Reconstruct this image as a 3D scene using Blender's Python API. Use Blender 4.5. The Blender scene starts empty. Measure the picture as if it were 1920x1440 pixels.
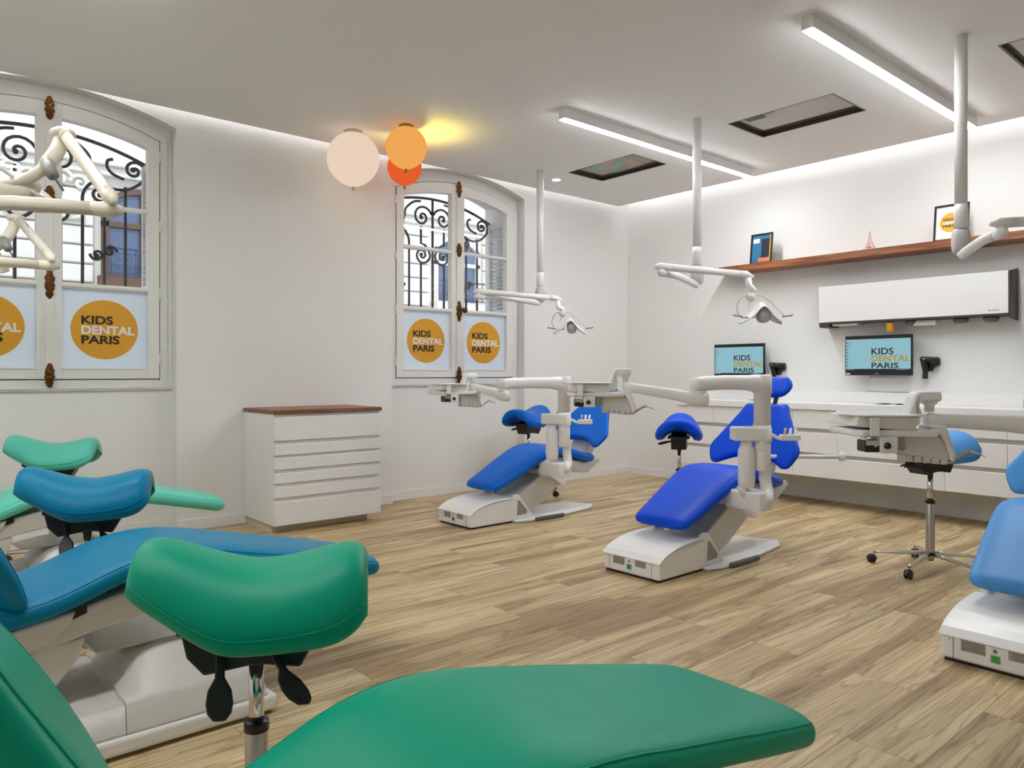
import bpy, bmesh, math, random
from mathutils import Matrix, Vector
random.seed(7)
S = bpy.context.scene
C = S.collection
PI = math.pi

# ------------------------------------------------------------------ camera, exposure, sky
cd = bpy.data.cameras.new('camera'); cam = bpy.data.objects.new('camera', cd); C.objects.link(cam)
cam.location = (0, 0, 1.2)
cam.rotation_euler = (PI/2, 0, -math.radians(40.76))
cd.sensor_width = 36; cd.lens = 1404/1920*36; cd.shift_y = -20/1920
cd.clip_start = 0.02
S.camera = cam
S.view_settings.view_transform = 'Standard'; S.view_settings.look = 'None'
S.view_settings.exposure = 0.44; S.view_settings.gamma = 1; S.view_settings.use_curve_mapping = False
W = bpy.data.worlds.new('sky'); S.world = W; W.use_nodes = True
bg = W.node_tree.nodes['Background']; bg.inputs[0].default_value = (0.80, 0.90, 1.0, 1); bg.inputs[1].default_value = 1.2
STRIP_POWER = 58.0; COVE_POWER = 27.0
sd = bpy.data.lights.new('sun', 'SUN'); sd.energy = 1.0; sd.angle = .05; sd.color = (1, .97, .92)   # over the roof onto the facade opposite
so = bpy.data.objects.new('sun', sd); C.objects.link(so); so.rotation_euler = (math.radians(52), 0, math.radians(-25))

# ------------------------------------------------------------------ materials
def srgb(r, g, b):
    f = lambda c: (c/255/12.92) if c/255 <= .04045 else ((c/255+.055)/1.055)**2.4
    return (f(r), f(g), f(b), 1)
MATS = {}
def mat(name, col, rough=.5, metal=0, bump=None, emit=None, strength=0, coat=0, spec=.5, vary=0):
    if name in MATS: return MATS[name]
    m = bpy.data.materials.new(name); m.use_nodes = True; nt = m.node_tree; b = nt.nodes['Principled BSDF']
    b.inputs['Base Color'].default_value = col; b.inputs['Roughness'].default_value = rough
    b.inputs['Metallic'].default_value = metal; b.inputs['Coat Weight'].default_value = coat
    b.inputs['Specular IOR Level'].default_value = spec
    if emit: b.inputs['Emission Color'].default_value = emit; b.inputs['Emission Strength'].default_value = strength
    tc = nt.nodes.new('ShaderNodeTexCoord')
    if vary:
        n = nt.nodes.new('ShaderNodeTexNoise'); n.inputs['Scale'].default_value = 3.0; nt.links.new(tc.outputs['Object'], n.inputs['Vector'])
        mx = nt.nodes.new('ShaderNodeMix'); mx.data_type = 'RGBA'
        mx.inputs['A'].default_value = col; mx.inputs['B'].default_value = (col[0]*(1-vary), col[1]*(1-vary), col[2]*(1-vary), 1)
        nt.links.new(n.outputs['Fac'], mx.inputs['Factor']); nt.links.new(mx.outputs['Result'], b.inputs['Base Color'])
    if bump:
        n = nt.nodes.new('ShaderNodeTexNoise'); n.inputs['Scale'].default_value = bump[0]; n.inputs['Detail'].default_value = 4
        nt.links.new(tc.outputs['Object'], n.inputs['Vector'])
        bp = nt.nodes.new('ShaderNodeBump'); bp.inputs['Strength'].default_value = bump[1]; bp.inputs['Distance'].default_value = .002
        nt.links.new(n.outputs['Fac'], bp.inputs['Height']); nt.links.new(bp.outputs['Normal'], b.inputs['Normal'])
    MATS[name] = m
    return m
def vinyl(name, rgb):
    return mat(name, srgb(*rgb), .38, bump=(380, .12), spec=.17)
wallm = mat('wall_paint', srgb(238, 237, 235), .75, bump=(60, .06), vary=.02)
ceilm = mat('ceiling_paint', srgb(240, 239, 238), .8)
whitem = mat('white_lacquer', srgb(241, 240, 239), .32)
framem = mat('window_paint', srgb(236, 234, 231), .42)
plast = mat('white_plastic', srgb(240, 239, 238), .3, bump=(20, .02))
beige = mat('grey_beige_plastic', srgb(216, 213, 208), .38)
grey = mat('grey_plastic', srgb(150, 146, 140), .4)
dgrey = mat('dark_grey_plastic', srgb(95, 92, 90), .5)
black = mat('black_plastic', srgb(22, 21, 20), .38)
chrome = mat('chrome', srgb(215, 210, 205), .12, 1)
satin = mat('satin_aluminium', srgb(190, 186, 180), .3, 1, bump=(90, .1))
iron = mat('wrought_iron', srgb(34, 40, 56), .5, bump=(120, .3))
brass = mat('aged_brass', srgb(128, 84, 44), .45, .85, bump=(150, 1.0), vary=.75)
gold = mat('orange_film', srgb(224, 172, 58), .5)
inkd = mat('dark_lettering', srgb(48, 34, 26), .6)
inkw = mat('white_lettering', srgb(240, 240, 238), .6)
inky = mat('ochre_lettering', srgb(205, 165, 50), .6)
warm_lit = mat('warm_lit_plastic', srgb(226, 217, 200), .32)  # lamp plastic with the warm light put into its colour
grey2 = mat('light_grey_plastic', srgb(196, 193, 189), .35)
dial = mat('smoked_panel', srgb(70, 66, 62), .25)

def wood(name, c1, c2, scale, axis='X'):
    m = bpy.data.materials.new(name); m.use_nodes = True; nt = m.node_tree; L = nt.links; N = nt.nodes
    b = N['Principled BSDF']; b.inputs['Roughness'].default_value = .4
    tc = N.new('ShaderNodeTexCoord'); mp = N.new('ShaderNodeMapping'); L.new(tc.outputs['Object'], mp.inputs[0])
    mp.inputs['Scale'].default_value = (1, 14, 14) if axis == 'X' else (14, 1, 14)
    n = N.new('ShaderNodeTexNoise'); n.inputs['Scale'].default_value = scale; n.inputs['Detail'].default_value = 8; n.inputs['Distortion'].default_value = .6
    L.new(mp.outputs[0], n.inputs['Vector'])
    r = N.new('ShaderNodeValToRGB'); r.color_ramp.elements[0].position = .35; r.color_ramp.elements[1].position = .65
    r.color_ramp.elements[0].color = srgb(*c1); r.color_ramp.elements[1].color = srgb(*c2)
    L.new(n.outputs['Fac'], r.inputs[0]); L.new(r.outputs[0], b.inputs['Base Color'])
    return m
walnut_x = wood('walnut_x', (112, 66, 40), (152, 96, 62), 3, 'X')
walnut_y = wood('walnut_y', (118, 66, 38), (168, 104, 62), 3, 'Y')

def floor_material():
    m = bpy.data.materials.new('oak_plank_floor'); m.use_nodes = True; nt = m.node_tree; L = nt.links; N = nt.nodes
    b = N['Principled BSDF']; b.inputs['Roughness'].default_value = .42; b.inputs['Specular IOR Level'].default_value = .4
    tc = N.new('ShaderNodeTexCoord')
    br = N.new('ShaderNodeTexBrick'); br.offset = .37; br.inputs['Scale'].default_value = 1
    br.inputs['Brick Width'].default_value = 1.5; br.inputs['Row Height'].default_value = .23; br.inputs['Mortar Size'].default_value = .0012
    br.inputs['Mortar Smooth'].default_value = 0
    br.inputs['Color1'].default_value = (0, 0, 0, 1); br.inputs['Color2'].default_value = (1, 1, 1, 1); br.inputs['Mortar'].default_value = (.5, .5, .5, 1)
    L.new(tc.outputs['Object'], br.inputs['Vector'])
    # shift the grain from plank to plank
    ad = N.new('ShaderNodeVectorMath'); ad.operation = 'MULTIPLY_ADD'
    L.new(br.outputs['Color'], ad.inputs[0]); ad.inputs[1].default_value = (7, 11, 5); L.new(tc.outputs['Object'], ad.inputs[2])
    mp = N.new('ShaderNodeMapping'); mp.inputs['Scale'].default_value = (.42, 4.2, 1); L.new(ad.outputs[0], mp.inputs[0])
    n1 = N.new('ShaderNodeTexNoise'); n1.inputs['Scale'].default_value = 1.6; n1.inputs['Detail'].default_value = 5; n1.inputs['Distortion'].default_value = .55
    L.new(mp.outputs[0], n1.inputs['Vector'])
    # growth rings: bands of the noise field
    mm = N.new('ShaderNodeMath'); mm.operation = 'MULTIPLY'; mm.inputs[1].default_value = 60; L.new(n1.outputs['Fac'], mm.inputs[0])
    sn = N.new('ShaderNodeMath'); sn.operation = 'SINE'; L.new(mm.outputs[0], sn.inputs[0])
    mp2 = N.new('ShaderNodeMapping'); mp2.inputs['Scale'].default_value = (1.6, 62, 1); L.new(ad.outputs[0], mp2.inputs[0])
    n2 = N.new('ShaderNodeTexNoise'); n2.inputs['Scale'].default_value = 1.4; n2.inputs['Detail'].default_value = 6; L.new(mp2.outputs[0], n2.inputs['Vector'])
    r1 = N.new('ShaderNodeValToRGB'); r1.color_ramp.elements[0].position = .38; r1.color_ramp.elements[1].position = .58
    r1.color_ramp.elements[0].color = srgb(170, 144, 106); r1.color_ramp.elements[1].color = srgb(220, 199, 156)
    L.new(n1.outputs['Fac'], r1.inputs[0])
    mx = N.new('ShaderNodeMix'); mx.data_type = 'RGBA'; mx.blend_type = 'MULTIPLY'
    mr = N.new('ShaderNodeMapRange'); mr.inputs['From Min'].default_value = .55; mr.inputs['From Max'].default_value = 1; mr.inputs['To Min'].default_value = 0; mr.inputs['To Max'].default_value = .42
    L.new(sn.outputs[0], mr.inputs[0]); L.new(mr.outputs[0], mx.inputs['Factor']); L.new(r1.outputs[0], mx.inputs['A']); mx.inputs['B'].default_value = srgb(168, 140, 108)
    mx2 = N.new('ShaderNodeMix'); mx2.data_type = 'RGBA'; mx2.blend_type = 'MULTIPLY'
    mr2 = N.new('ShaderNodeMapRange'); mr2.inputs['From Min'].default_value = .42; mr2.inputs['From Max'].default_value = .68; mr2.inputs['To Max'].default_value = .5
    L.new(n2.outputs['Fac'], mr2.inputs[0]); L.new(mr2.outputs[0], mx2.inputs['Factor']); L.new(mx.outputs['Result'], mx2.inputs['A']); mx2.inputs['B'].default_value = srgb(178, 156, 126)
    # slight tone change per plank and thin joints
    mx3 = N.new('ShaderNodeMix'); mx3.data_type = 'RGBA'; mx3.blend_type = 'MULTIPLY'
    sp = N.new('ShaderNodeSeparateColor'); L.new(br.outputs['Color'], sp.inputs[0])
    ms = N.new('ShaderNodeMath'); ms.operation = 'MULTIPLY'; ms.inputs[1].default_value = .3; L.new(sp.outputs[0], ms.inputs[0])
    L.new(ms.outputs[0], mx3.inputs['Factor']); L.new(mx2.outputs['Result'], mx3.inputs['A']); mx3.inputs['B'].default_value = srgb(226, 218, 208)
    mx4 = N.new('ShaderNodeMix'); mx4.data_type = 'RGBA'; L.new(br.outputs['Fac'], mx4.inputs['Factor']); L.new(mx3.outputs['Result'], mx4.inputs['A']); mx4.inputs['B'].default_value = srgb(120, 98, 72)
    L.new(mx4.outputs['Result'], b.inputs['Base Color'])
    bp = N.new('ShaderNodeBump'); bp.inputs['Strength'].default_value = .12; bp.inputs['Distance'].default_value = .003
    L.new(n2.outputs['Fac'], bp.inputs['Height']); L.new(bp.outputs[0], b.inputs['Normal'])
    return m
floorm = floor_material()

def glass_mat(name, fac, tint=(1, 1, 1, 1)):
    m = bpy.data.materials.new(name); m.use_nodes = True; nt = m.node_tree; N = nt.nodes; L = nt.links
    N.remove(N['Principled BSDF']); o = N['Material Output']
    t = N.new('ShaderNodeBsdfTransparent'); t.inputs[0].default_value = tint
    g = N.new('ShaderNodeBsdfGlossy'); g.inputs['Roughness'].default_value = .02
    mx = N.new('ShaderNodeMixShader'); mx.inputs[0].default_value = fac
    L.new(t.outputs[0], mx.inputs[1]); L.new(g.outputs[0], mx.inputs[2]); L.new(mx.outputs[0], o.inputs[0])
    return m
glass = glass_mat('clear_glass', .06)
def translucent(name, col, mixf=.6):
    m = bpy.data.materials.new(name); m.use_nodes = True; nt = m.node_tree; N = nt.nodes; L = nt.links
    N.remove(N['Principled BSDF']); o = N['Material Output']
    t = N.new('ShaderNodeBsdfTranslucent'); t.inputs[0].default_value = col
    d = N.new('ShaderNodeBsdfDiffuse'); d.inputs[0].default_value = col
    mx = N.new('ShaderNodeMixShader'); mx.inputs[0].default_value = mixf
    L.new(d.outputs[0], mx.inputs[1]); L.new(t.outputs[0], mx.inputs[2]); L.new(mx.outputs[0], o.inputs[0])
    return m
film = translucent('frosted_film', (.90, .945, 1.0, 1), .62)
film_gold = translucent('orange_sticker', srgb(250, 202, 92), .45)
def emitter(name, col, s):
    m = bpy.data.materials.new(name); m.use_nodes = True; nt = m.node_tree; N = nt.nodes
    N.remove(N['Principled BSDF']); e = N.new('ShaderNodeEmission'); e.inputs[0].default_value = col; e.inputs[1].default_value = s
    nt.links.new(e.outputs[0], N['Material Output'].inputs[0])
    return m
strip_em = emitter('led_strip', (.955, .985, 1, 1), STRIP_POWER)
cove_em = emitter('cove_led', (.98, .985, 1, 1), COVE_POWER)

# ------------------------------------------------------------------ mesh builder
class MB:
    def __init__(s, m=None): s.v = []; s.f = []; s.sm = []; s.m = m
    def add(s, vs, fs, smooth=False):
        o = len(s.v)
        for p in vs:
            p = Vector(p); s.v.append(tuple(s.m @ p) if s.m else tuple(p))
        for f in fs: s.f.append([i+o for i in f]); s.sm.append(smooth)
        return s
    def box(s, a, b):
        x0, y0, z0 = [min(a[i], b[i]) for i in range(3)]; x1, y1, z1 = [max(a[i], b[i]) for i in range(3)]
        return s.add([(x0,y0,z0),(x1,y0,z0),(x1,y1,z0),(x0,y1,z0),(x0,y0,z1),(x1,y0,z1),(x1,y1,z1),(x0,y1,z1)],
                     [(0,3,2,1),(4,5,6,7),(0,1,5,4),(1,2,6,5),(2,3,7,6),(3,0,4,7)])
    def rings(s, rs, closed=False, caps=True, smooth=True):
        n = len(rs[0]); vs = [p for r in rs for p in r]; fs = []
        k = len(rs)
        for i in range(k if closed else k-1):
            j = (i+1) % k
            for q in range(n): fs.append((i*n+q, i*n+(q+1)%n, j*n+(q+1)%n, j*n+q))
        if caps and not closed:
            fs.append(tuple(range(n-1, -1, -1))); fs.append(tuple((k-1)*n+q for q in range(n)))
        return s.add(vs, fs, smooth)
    def tube(s, pts, r, n=14, caps=True, flat=1.0):
        pts = [Vector(p) for p in pts]; R = r if isinstance(r, (list, tuple)) else [r]*len(pts)
        rs = []; up = None
        for i, p in enumerate(pts):
            t = (pts[min(i+1, len(pts)-1)] - pts[max(i-1, 0)]).normalized()
            if up is None:
                up = Vector((0, 0, 1)) if abs(t.z) < .9 else Vector((1, 0, 0))
            a = t.cross(up).normalized(); bb = a.cross(t).normalized(); up = bb
            rs.append([p + a*math.cos(q*2*PI/n)*R[i] + bb*math.sin(q*2*PI/n)*R[i]*flat for q in range(n)])
        return s.rings(rs, caps=caps)
    def lathe(s, o, prof, n=28, axis='z'):
        rs = []
        for r, h in prof:
            ring = []
            for q in range(n):
                a = q*2*PI/n; c, d = math.cos(a)*r, math.sin(a)*r
                p = {'z': (c, d, h), 'x': (h, c, d), 'y': (d, h, c)}[axis]
                ring.append((o[0]+p[0], o[1]+p[1], o[2]+p[2]))
            rs.append(ring)
        return s.rings(rs)
    def prism(s, poly, a, b, plane='xz'):
        """extrude a 2D polygon along the third axis from a to b"""
        n = len(poly)
        def P(p, t):
            if plane == 'xz': return (p[0], t, p[1])
            if plane == 'yz': return (t, p[0], p[1])
            return (p[0], p[1], t)
        vs = [P(p, a) for p in poly] + [P(p, b) for p in poly]
        fs = [tuple(range(n)), tuple(range(2*n-1, n-1, -1))] + [(i, (i+1)%n+0, (i+1)%n+n, i+n) for i in range(n)]
        return s.add(vs, fs)
    def band(s, x0, x1, zl, zu, y0, y1, n=20):
        """slab between two curves z=zl(x) and z=zu(x)"""
        xs = [x0+(x1-x0)*i/n for i in range(n+1)]
        zl_ = zl if callable(zl) else (lambda x: zl); zu_ = zu if callable(zu) else (lambda x: zu)
        rs = [[(x, y0, zl_(x)), (x, y0, zu_(x)), (x, y1, zu_(x)), (x, y1, zl_(x))] for x in xs]
        return s.rings(rs, smooth=False)
    def ball(s, c, r, n=20, k=12):
        rs = []
        for i in range(1, k):
            a = PI*i/k
            rs.append([(c[0]+r*math.sin(a)*math.cos(q*2*PI/n), c[1]+r*math.sin(a)*math.sin(q*2*PI/n), c[2]-r*math.cos(a)) for q in range(n)])
        return s.rings(rs)
    def build(s, name, m, parent=None, bevel=0, seg=2, sub=0, solid=0):
        me = bpy.data.meshes.new(name); me.from_pydata(s.v, [], s.f)
        for p, k in zip(me.polygons, s.sm): p.use_smooth = k
        bm = bmesh.new(); bm.from_mesh(me); bmesh.ops.recalc_face_normals(bm, faces=bm.faces); bm.to_mesh(me); bm.free()
        me.materials.append(m); me.update()
        o = bpy.data.objects.new(name, me); C.objects.link(o)
        if parent: o.parent = parent
        if bevel:
            b = o.modifiers.new('bevel', 'BEVEL'); b.width = bevel; b.segments = seg; b.limit_method = 'ANGLE'; b.angle_limit = math.radians(35)
        if sub:
            b = o.modifiers.new('sub', 'SUBSURF'); b.levels = sub; b.render_levels = sub
        return o
def tag(o, label, cat, group=None):
    o['label'] = label; o['category'] = cat
    if group: o['group'] = group
    return o
def struct(o): o['kind'] = 'structure'; return o
def root(name, label, cat, loc, rz=0, group=None):
    o = bpy.data.objects.new(name, None); C.objects.link(o); o.location = loc; o.rotation_euler = (0, 0, rz)
    o.empty_display_size = .1
    return tag(o, label, cat, group)
def sroot(name, loc=(0, 0, 0)):
    o = bpy.data.objects.new(name, None); C.objects.link(o); o.location = loc; return struct(o)
def frame(o, ux, uy, uz=None):
    ux = Vector(ux).normalized(); uy = Vector(uy).normalized(); uz = Vector(uz) if uz else ux.cross(uy)
    m = Matrix.Identity(4)
    for i in range(3): m[i][0] = ux[i]; m[i][1] = uy[i]; m[i][2] = uz[i]; m[i][3] = o[i]
    return m
def text(name, s, M, x0, x1, y0, y1, m, parent, ext=.0008, bold=.02):
    """lettering fitted into x0..x1, y0..y1 of the plane M"""
    cu = bpy.data.curves.new(name, 'FONT'); cu.body = s; cu.size = 1; cu.offset = bold; cu.resolution_u = 4
    tmp = bpy.data.objects.new('tmp', cu); C.objects.link(tmp)
    me = bpy.data.meshes.new_from_object(tmp); bpy.data.objects.remove(tmp); bpy.data.curves.remove(cu)
    xs = [v.co.x for v in me.vertices]; ys = [v.co.y for v in me.vertices]
    if not xs: return None
    a, b, c, d = min(xs), max(xs), min(ys), max(ys)
    mb = MB(M); n = len(me.vertices)
    tr = lambda v, z: ((v.co.x-a)/(b-a)*(x1-x0)+x0, (v.co.y-c)/(d-c)*(y1-y0)+y0, z)
    mb.add([tr(v, ext) for v in me.vertices], [tuple(p.vertices) for p in me.polygons])
    bpy.data.meshes.remove(me)
    o = mb.build(name, m, parent)
    return o
def catmull(P, k=8):
    """interpolate tuples of any length"""
    out = []; n = len(P)
    for i in range(n-1):
        p0, p1, p2, p3 = P[max(i-1, 0)], P[i], P[i+1], P[min(i+2, n-1)]
        for j in range(k):
            t = j/k
            out.append(tuple(.5*((2*b)+(-a+c)*t+(2*a-5*b+4*c-d)*t*t+(-a+3*b-3*c+d)*t**3) for a, b, c, d in zip(p0, p1, p2, p3)))
    out.append(tuple(P[-1])); return out
def arc(cx, cz, r, a0, a1, n=12):
    return [(cx+r*math.cos(a0+(a1-a0)*i/n), cz+r*math.sin(a0+(a1-a0)*i/n)) for i in range(n+1)]

# ------------------------------------------------------------------ room shell
XR, YP, YN, ZC = 6.97, 5.95, 6.07, 3.17        # right wall, pier plane, niche plane, ceiling
XL, YB, ZT = -2.3, -1.7, 3.42
NICHES = [0.96, 4.487]; NHW = .817; NSP, NAP = 3.05, 3.20
def circ(hw, zs, za):
    R = (hw*hw+(za-zs)**2)/(2*(za-zs)); return lambda x: za-R+math.sqrt(max(R*R-x*x, 0))
narch = circ(NHW, NSP, NAP)
MB().box((XL-.2, YB-.2, -.1), (XR+.2, 6.6, 0)).build('floor', floorm)['kind'] = 'structure'
w = MB()
xs = [XL-.2, NICHES[0]-NHW, NICHES[0]+NHW, NICHES[1]-NHW, NICHES[1]+NHW, XR+.2]
for a, b in ((0, 1), (2, 3), (4, 5)): w.box((xs[a], YP, 0), (xs[b], 6.62, ZT+.1))
for c in NICHES:
    w.box((c-NHW, YN, 0), (c+NHW, 6.62, 1.075))
    w.band(c-NHW, c+NHW, lambda x: narch(x-c), ZT+.1, YP, 6.62, 28)
w.build('wall_windows', wallm)['kind'] = 'structure'
MB().box((XR, YB-.2, 0), (XR+.2, YP, ZT+.1)).build('wall_right', wallm)['kind'] = 'structure'
MB().box((XL-.2, YB-.2, 0), (XL, YP, ZT+.1)).build('wall_left', wallm)['kind'] = 'structure'
MB().box((XL, YB-.2, 0), (XR, YB, ZT+.1)).build('wall_back', wallm)['kind'] = 'structure'
MB().box((XL-.2, YB-.2, ZT), (XR+.2, 6.62, ZT+.1)).build('ceiling_slab', ceilm)['kind'] = 'structure'
# dropped ceiling with recesses for the screens
CX1, CY1 = 6.72, 5.872
SCR = [(5.15, .66, 5.68, 1.505), (5.15, 2.515, 5.68, 3.375), (5.21, 4.385, 5.715, 5.215)]
gx = sorted({XL, 5.15, 5.21, 5.68, 5.715, CX1}); gy = sorted({YB, CY1, *[s[1] for s in SCR], *[s[3] for s in SCR]})
cb = MB()
def inhole(x, y): return any(s[0] < x < s[2] and s[1] < y < s[3] for s in SCR)
for z in (ZC, ZC+.09):
    for i in range(len(gx)-1):
        for j in range(len(gy)-1):
            if not inhole((gx[i]+gx[i+1])/2, (gy[j]+gy[j+1])/2):
                cb.add([(gx[i], gy[j], z), (gx[i+1], gy[j], z), (gx[i+1], gy[j+1], z), (gx[i], gy[j+1], z)], [(0, 1, 2, 3)])
cb.add([(CX1, YB, ZC), (CX1, CY1, ZC), (CX1, CY1, ZC+.09), (CX1, YB, ZC+.09)], [(0, 1, 2, 3)])
cb.add([(XL, CY1, ZC), (CX1, CY1, ZC), (CX1, CY1, ZC+.09), (XL, CY1, ZC+.09)], [(0, 1, 2, 3)])
for s in SCR:
    for (a, b) in (((s[0], s[1]), (s[2], s[1])), ((s[2], s[1]), (s[2], s[3])), ((s[2], s[3]), (s[0], s[3])), ((s[0], s[3]), (s[0], s[1]))):
        cb.add([(a[0], a[1], ZC), (b[0], b[1], ZC), (b[0], b[1], ZC+.09), (a[0], a[1], ZC+.09)], [(0, 1, 2, 3)])
cb.build('ceiling', ceilm)['kind'] = 'structure'
# cove light tapes lying on the dropped ceiling
def cove(lbl, a, b):
    r = root('cove_light', lbl, 'light', (0, 0, 0))
    MB().box(a, b).build('led_tape', cove_em, r)
    MB().box((a[0]-.005, a[1]-.005, ZC+.092), (b[0]+.005, b[1]+.005, a[2])).build('channel', whitem, r)
cove('hidden light tape in the ceiling cove above the window wall', (XL+.05, CY1-.06, ZC+.105), (CX1-.1, CY1-.03, ZC+.11))
cove('hidden light tape in the ceiling cove above the shelf wall', (CX1-.06, YB+.05, ZC+.105), (CX1-.03, CY1-.1, ZC+.11))
# baseboards
bb = MB()
for x0, x1, y in ((XL, NICHES[0]-NHW, YP), (NICHES[0]-NHW, NICHES[0]+NHW, YN), (NICHES[0]+NHW, NICHES[1]-NHW, YP), (NICHES[1]-NHW, NICHES[1]+NHW, YN), (NICHES[1]+NHW, XR, YP)):
    bb.box((x0, y-.014, 0), (x1, y, .085))
bb.build('baseboard_windows', whitem, bevel=.002)['kind'] = 'structure'
MB().box((XR-.014, 4.8, 0), (XR, YP-.014, .085)).build('baseboard_right', whitem, bevel=.002)['kind'] = 'structure'
MB().box((6.885, YB, 0), (XR, 4.79, .27)).build('trim_1', wallm)['kind'] = 'structure'

# ------------------------------------------------------------------ windows
def lumpy(o, h, w, seed, d=.022):
    """cast ornamental plate: a relief of lobes"""
    rnd = random.Random(seed); mb = MB(); n, k = 26, 12; rs = []
    ph = rnd.random()*6
    for i in range(n+1):
        t = i/n; env = math.sin(PI*min(max(t, .02), .98))**.45
        ww = w*env*(.72+.28*abs(math.sin(t*PI*3.5+ph*.1)))*(.9+.2*rnd.random())
        ring = []
        for q in range(k*2):
            a = q*PI/k; r = 1+.18*rnd.uniform(-1, 1)
            x = math.cos(a)*ww*r; y = -abs(math.sin(a))*d*env*(.7+.6*rnd.random()) if math.sin(a) > 0 else .004
            ring.append((o[0]+x, o[1]+y, o[2]+h*(t-.5)))
        rs.append(ring)
    return mb.rings(rs)
def window(idx, xc, knob):
    w = sroot('window_%d' % idx, (xc, YN, 0))
    sa = circ(.722, 2.95, 3.09); ga = circ(.64, 2.885, 2.985)
    # outer frame: two stepped mouldings around the sashes
    f = MB()
    for (h, y0, dz) in ((NHW-.002, -.012, 1.091), (.775, -.03, 1.1525)):
        up = (lambda x, h=h: narch(x)-.001) if h > .8 else circ(.775, 3.0, 3.145)
        f.band(-h, h, lambda x: sa(max(-.722, min(.722, x)))+.006 if abs(x) < .722 else sa(.722)+.006, up, y0, .05, 30)
        f.box((-h, y0, dz), (-.726, .05, 2.955)); f.box((.726, y0, dz), (h, .05, 2.955))
    f.box((-.775, -.03, 1.09), (.775, .05, 1.152)); f.box((-NHW+.002, -.02, 1.076), (NHW-.002, .05, 1.09))
    f.box((-.74, .031, 1.14), (.74, .05, 1.175)); f.box((-.74, .031, 1.14), (-.70, .05, 2.96)); f.box((.70, .031, 1.14), (.74, .05, 2.96)); f.box((-.02, .031, 1.14), (.02, .05, 3.06))
    f.band(-.722, .722, lambda x: sa(x)-.02, lambda x: sa(x)+.012, .031, .05, 24)
    f.build('window_frame', framem, w)
    for sgn, nm in ((-1, 'l'), (1, 'r')):
        s = MB(); X = lambda a, b: (min(a*sgn, b*sgn), max(a*sgn, b*sgn))
        gi, go = .077, .638
        for (a, b) in ((go, .718), (.004, gi)):
            x0, x1 = X(a, b)
            s.band(x0, x1, 1.16, lambda x: sa(x)-.001, -.04, .03, 4)
        x0, x1 = X(gi, go)
        s.band(x0, x1, ga, lambda x: sa(x)-.001, -.04, .03, 16)
        s.box((x0, -.04, 1.16), (x1, .03, 1.235))
        s.box((x0, -.035, 1.803), (x1, .028, 1.84)); s.box((x0, -.035, 2.397), (x1, .028, 2.425))
        # beads around the glass
        s.box((x0-.01, -.047, 1.228), (x1+.01, -.03, 1.24)); s.box((x0-.01, -.045, 1.812), (x1+.01, -.03, 1.831))
        sash = s.build('sash', framem, w, bevel=.0025)
        g = MB(); g.band(x0, x1, 1.84, lambda x: ga(x), .0, .004, 12); g.build('pane', glass, sash)
        MB().box((x0, 0, 1.235), (x1, .003, 1.803)).build('frosted_pane', film, sash)
        # sticker with lettering on the room side of the frosted pane
        cx = (x0+x1)/2-.002
        c = MB(); ring0 = [(cx+.221*math.cos(q*PI/36), -.001, 1.517+.215*math.sin(q*PI/36)) for q in range(72)]
        ring1 = [(p[0], -.0025, p[2]) for p in ring0]; c.rings([ring0, ring1], smooth=False)
        st = c.build('sticker', film_gold, sash); st['label'] = 'round orange logo sticker'
        M = frame((cx, -.003, 1.517), (1, 0, 0), (0, 0, 1))
        for t, a, b, c0, c1, m in (('KIDS', -.69, .24, .17, .46, inkd), ('DENTAL', -.69, .90, -.165, .125, inkw), ('PARIS', -.69, .435, -.49, -.2, inkd)):
            text('lettering', t, M, a*.221, b*.221, c0*.215, c1*.215, m, sash, .001, .035)
        for z in (2.835, 2.31, 1.8, 1.31):
            h = MB(); h.lathe((sgn*.726, -.034, z), [(.006, -.04), (.009, -.036), (.009, .036), (.006, .04)], 10); h.build('hinge', framem, sash)
    # centre strip and the brass lock plates
    MB().box((-.026, -.055, 1.165), (.026, -.035, 3.075)).build('centre_strip', framem, w, bevel=.006)
    for i, (a, b) in enumerate(((3.12, 2.955), (2.50, 2.36), (1.925, 1.715), (1.27, 1.10))):
        p = lumpy((0, -.055, (a+b)/2), a-b, .034, idx*10+i).build('lock_plate', brass, w, sub=1); p['label'] = 'aged brass lock plate'
        if knob and i == 2:
            k = MB(); k.ball((.045, -.09, 1.83), .032, 10, 7); k.tube([(0, -.06, 1.83), (.045, -.09, 1.83)], .012, 8); k.build('lock_knob', brass, p, sub=1)
    return w
window(1, .96, False); window(2, 4.487, True)

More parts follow.
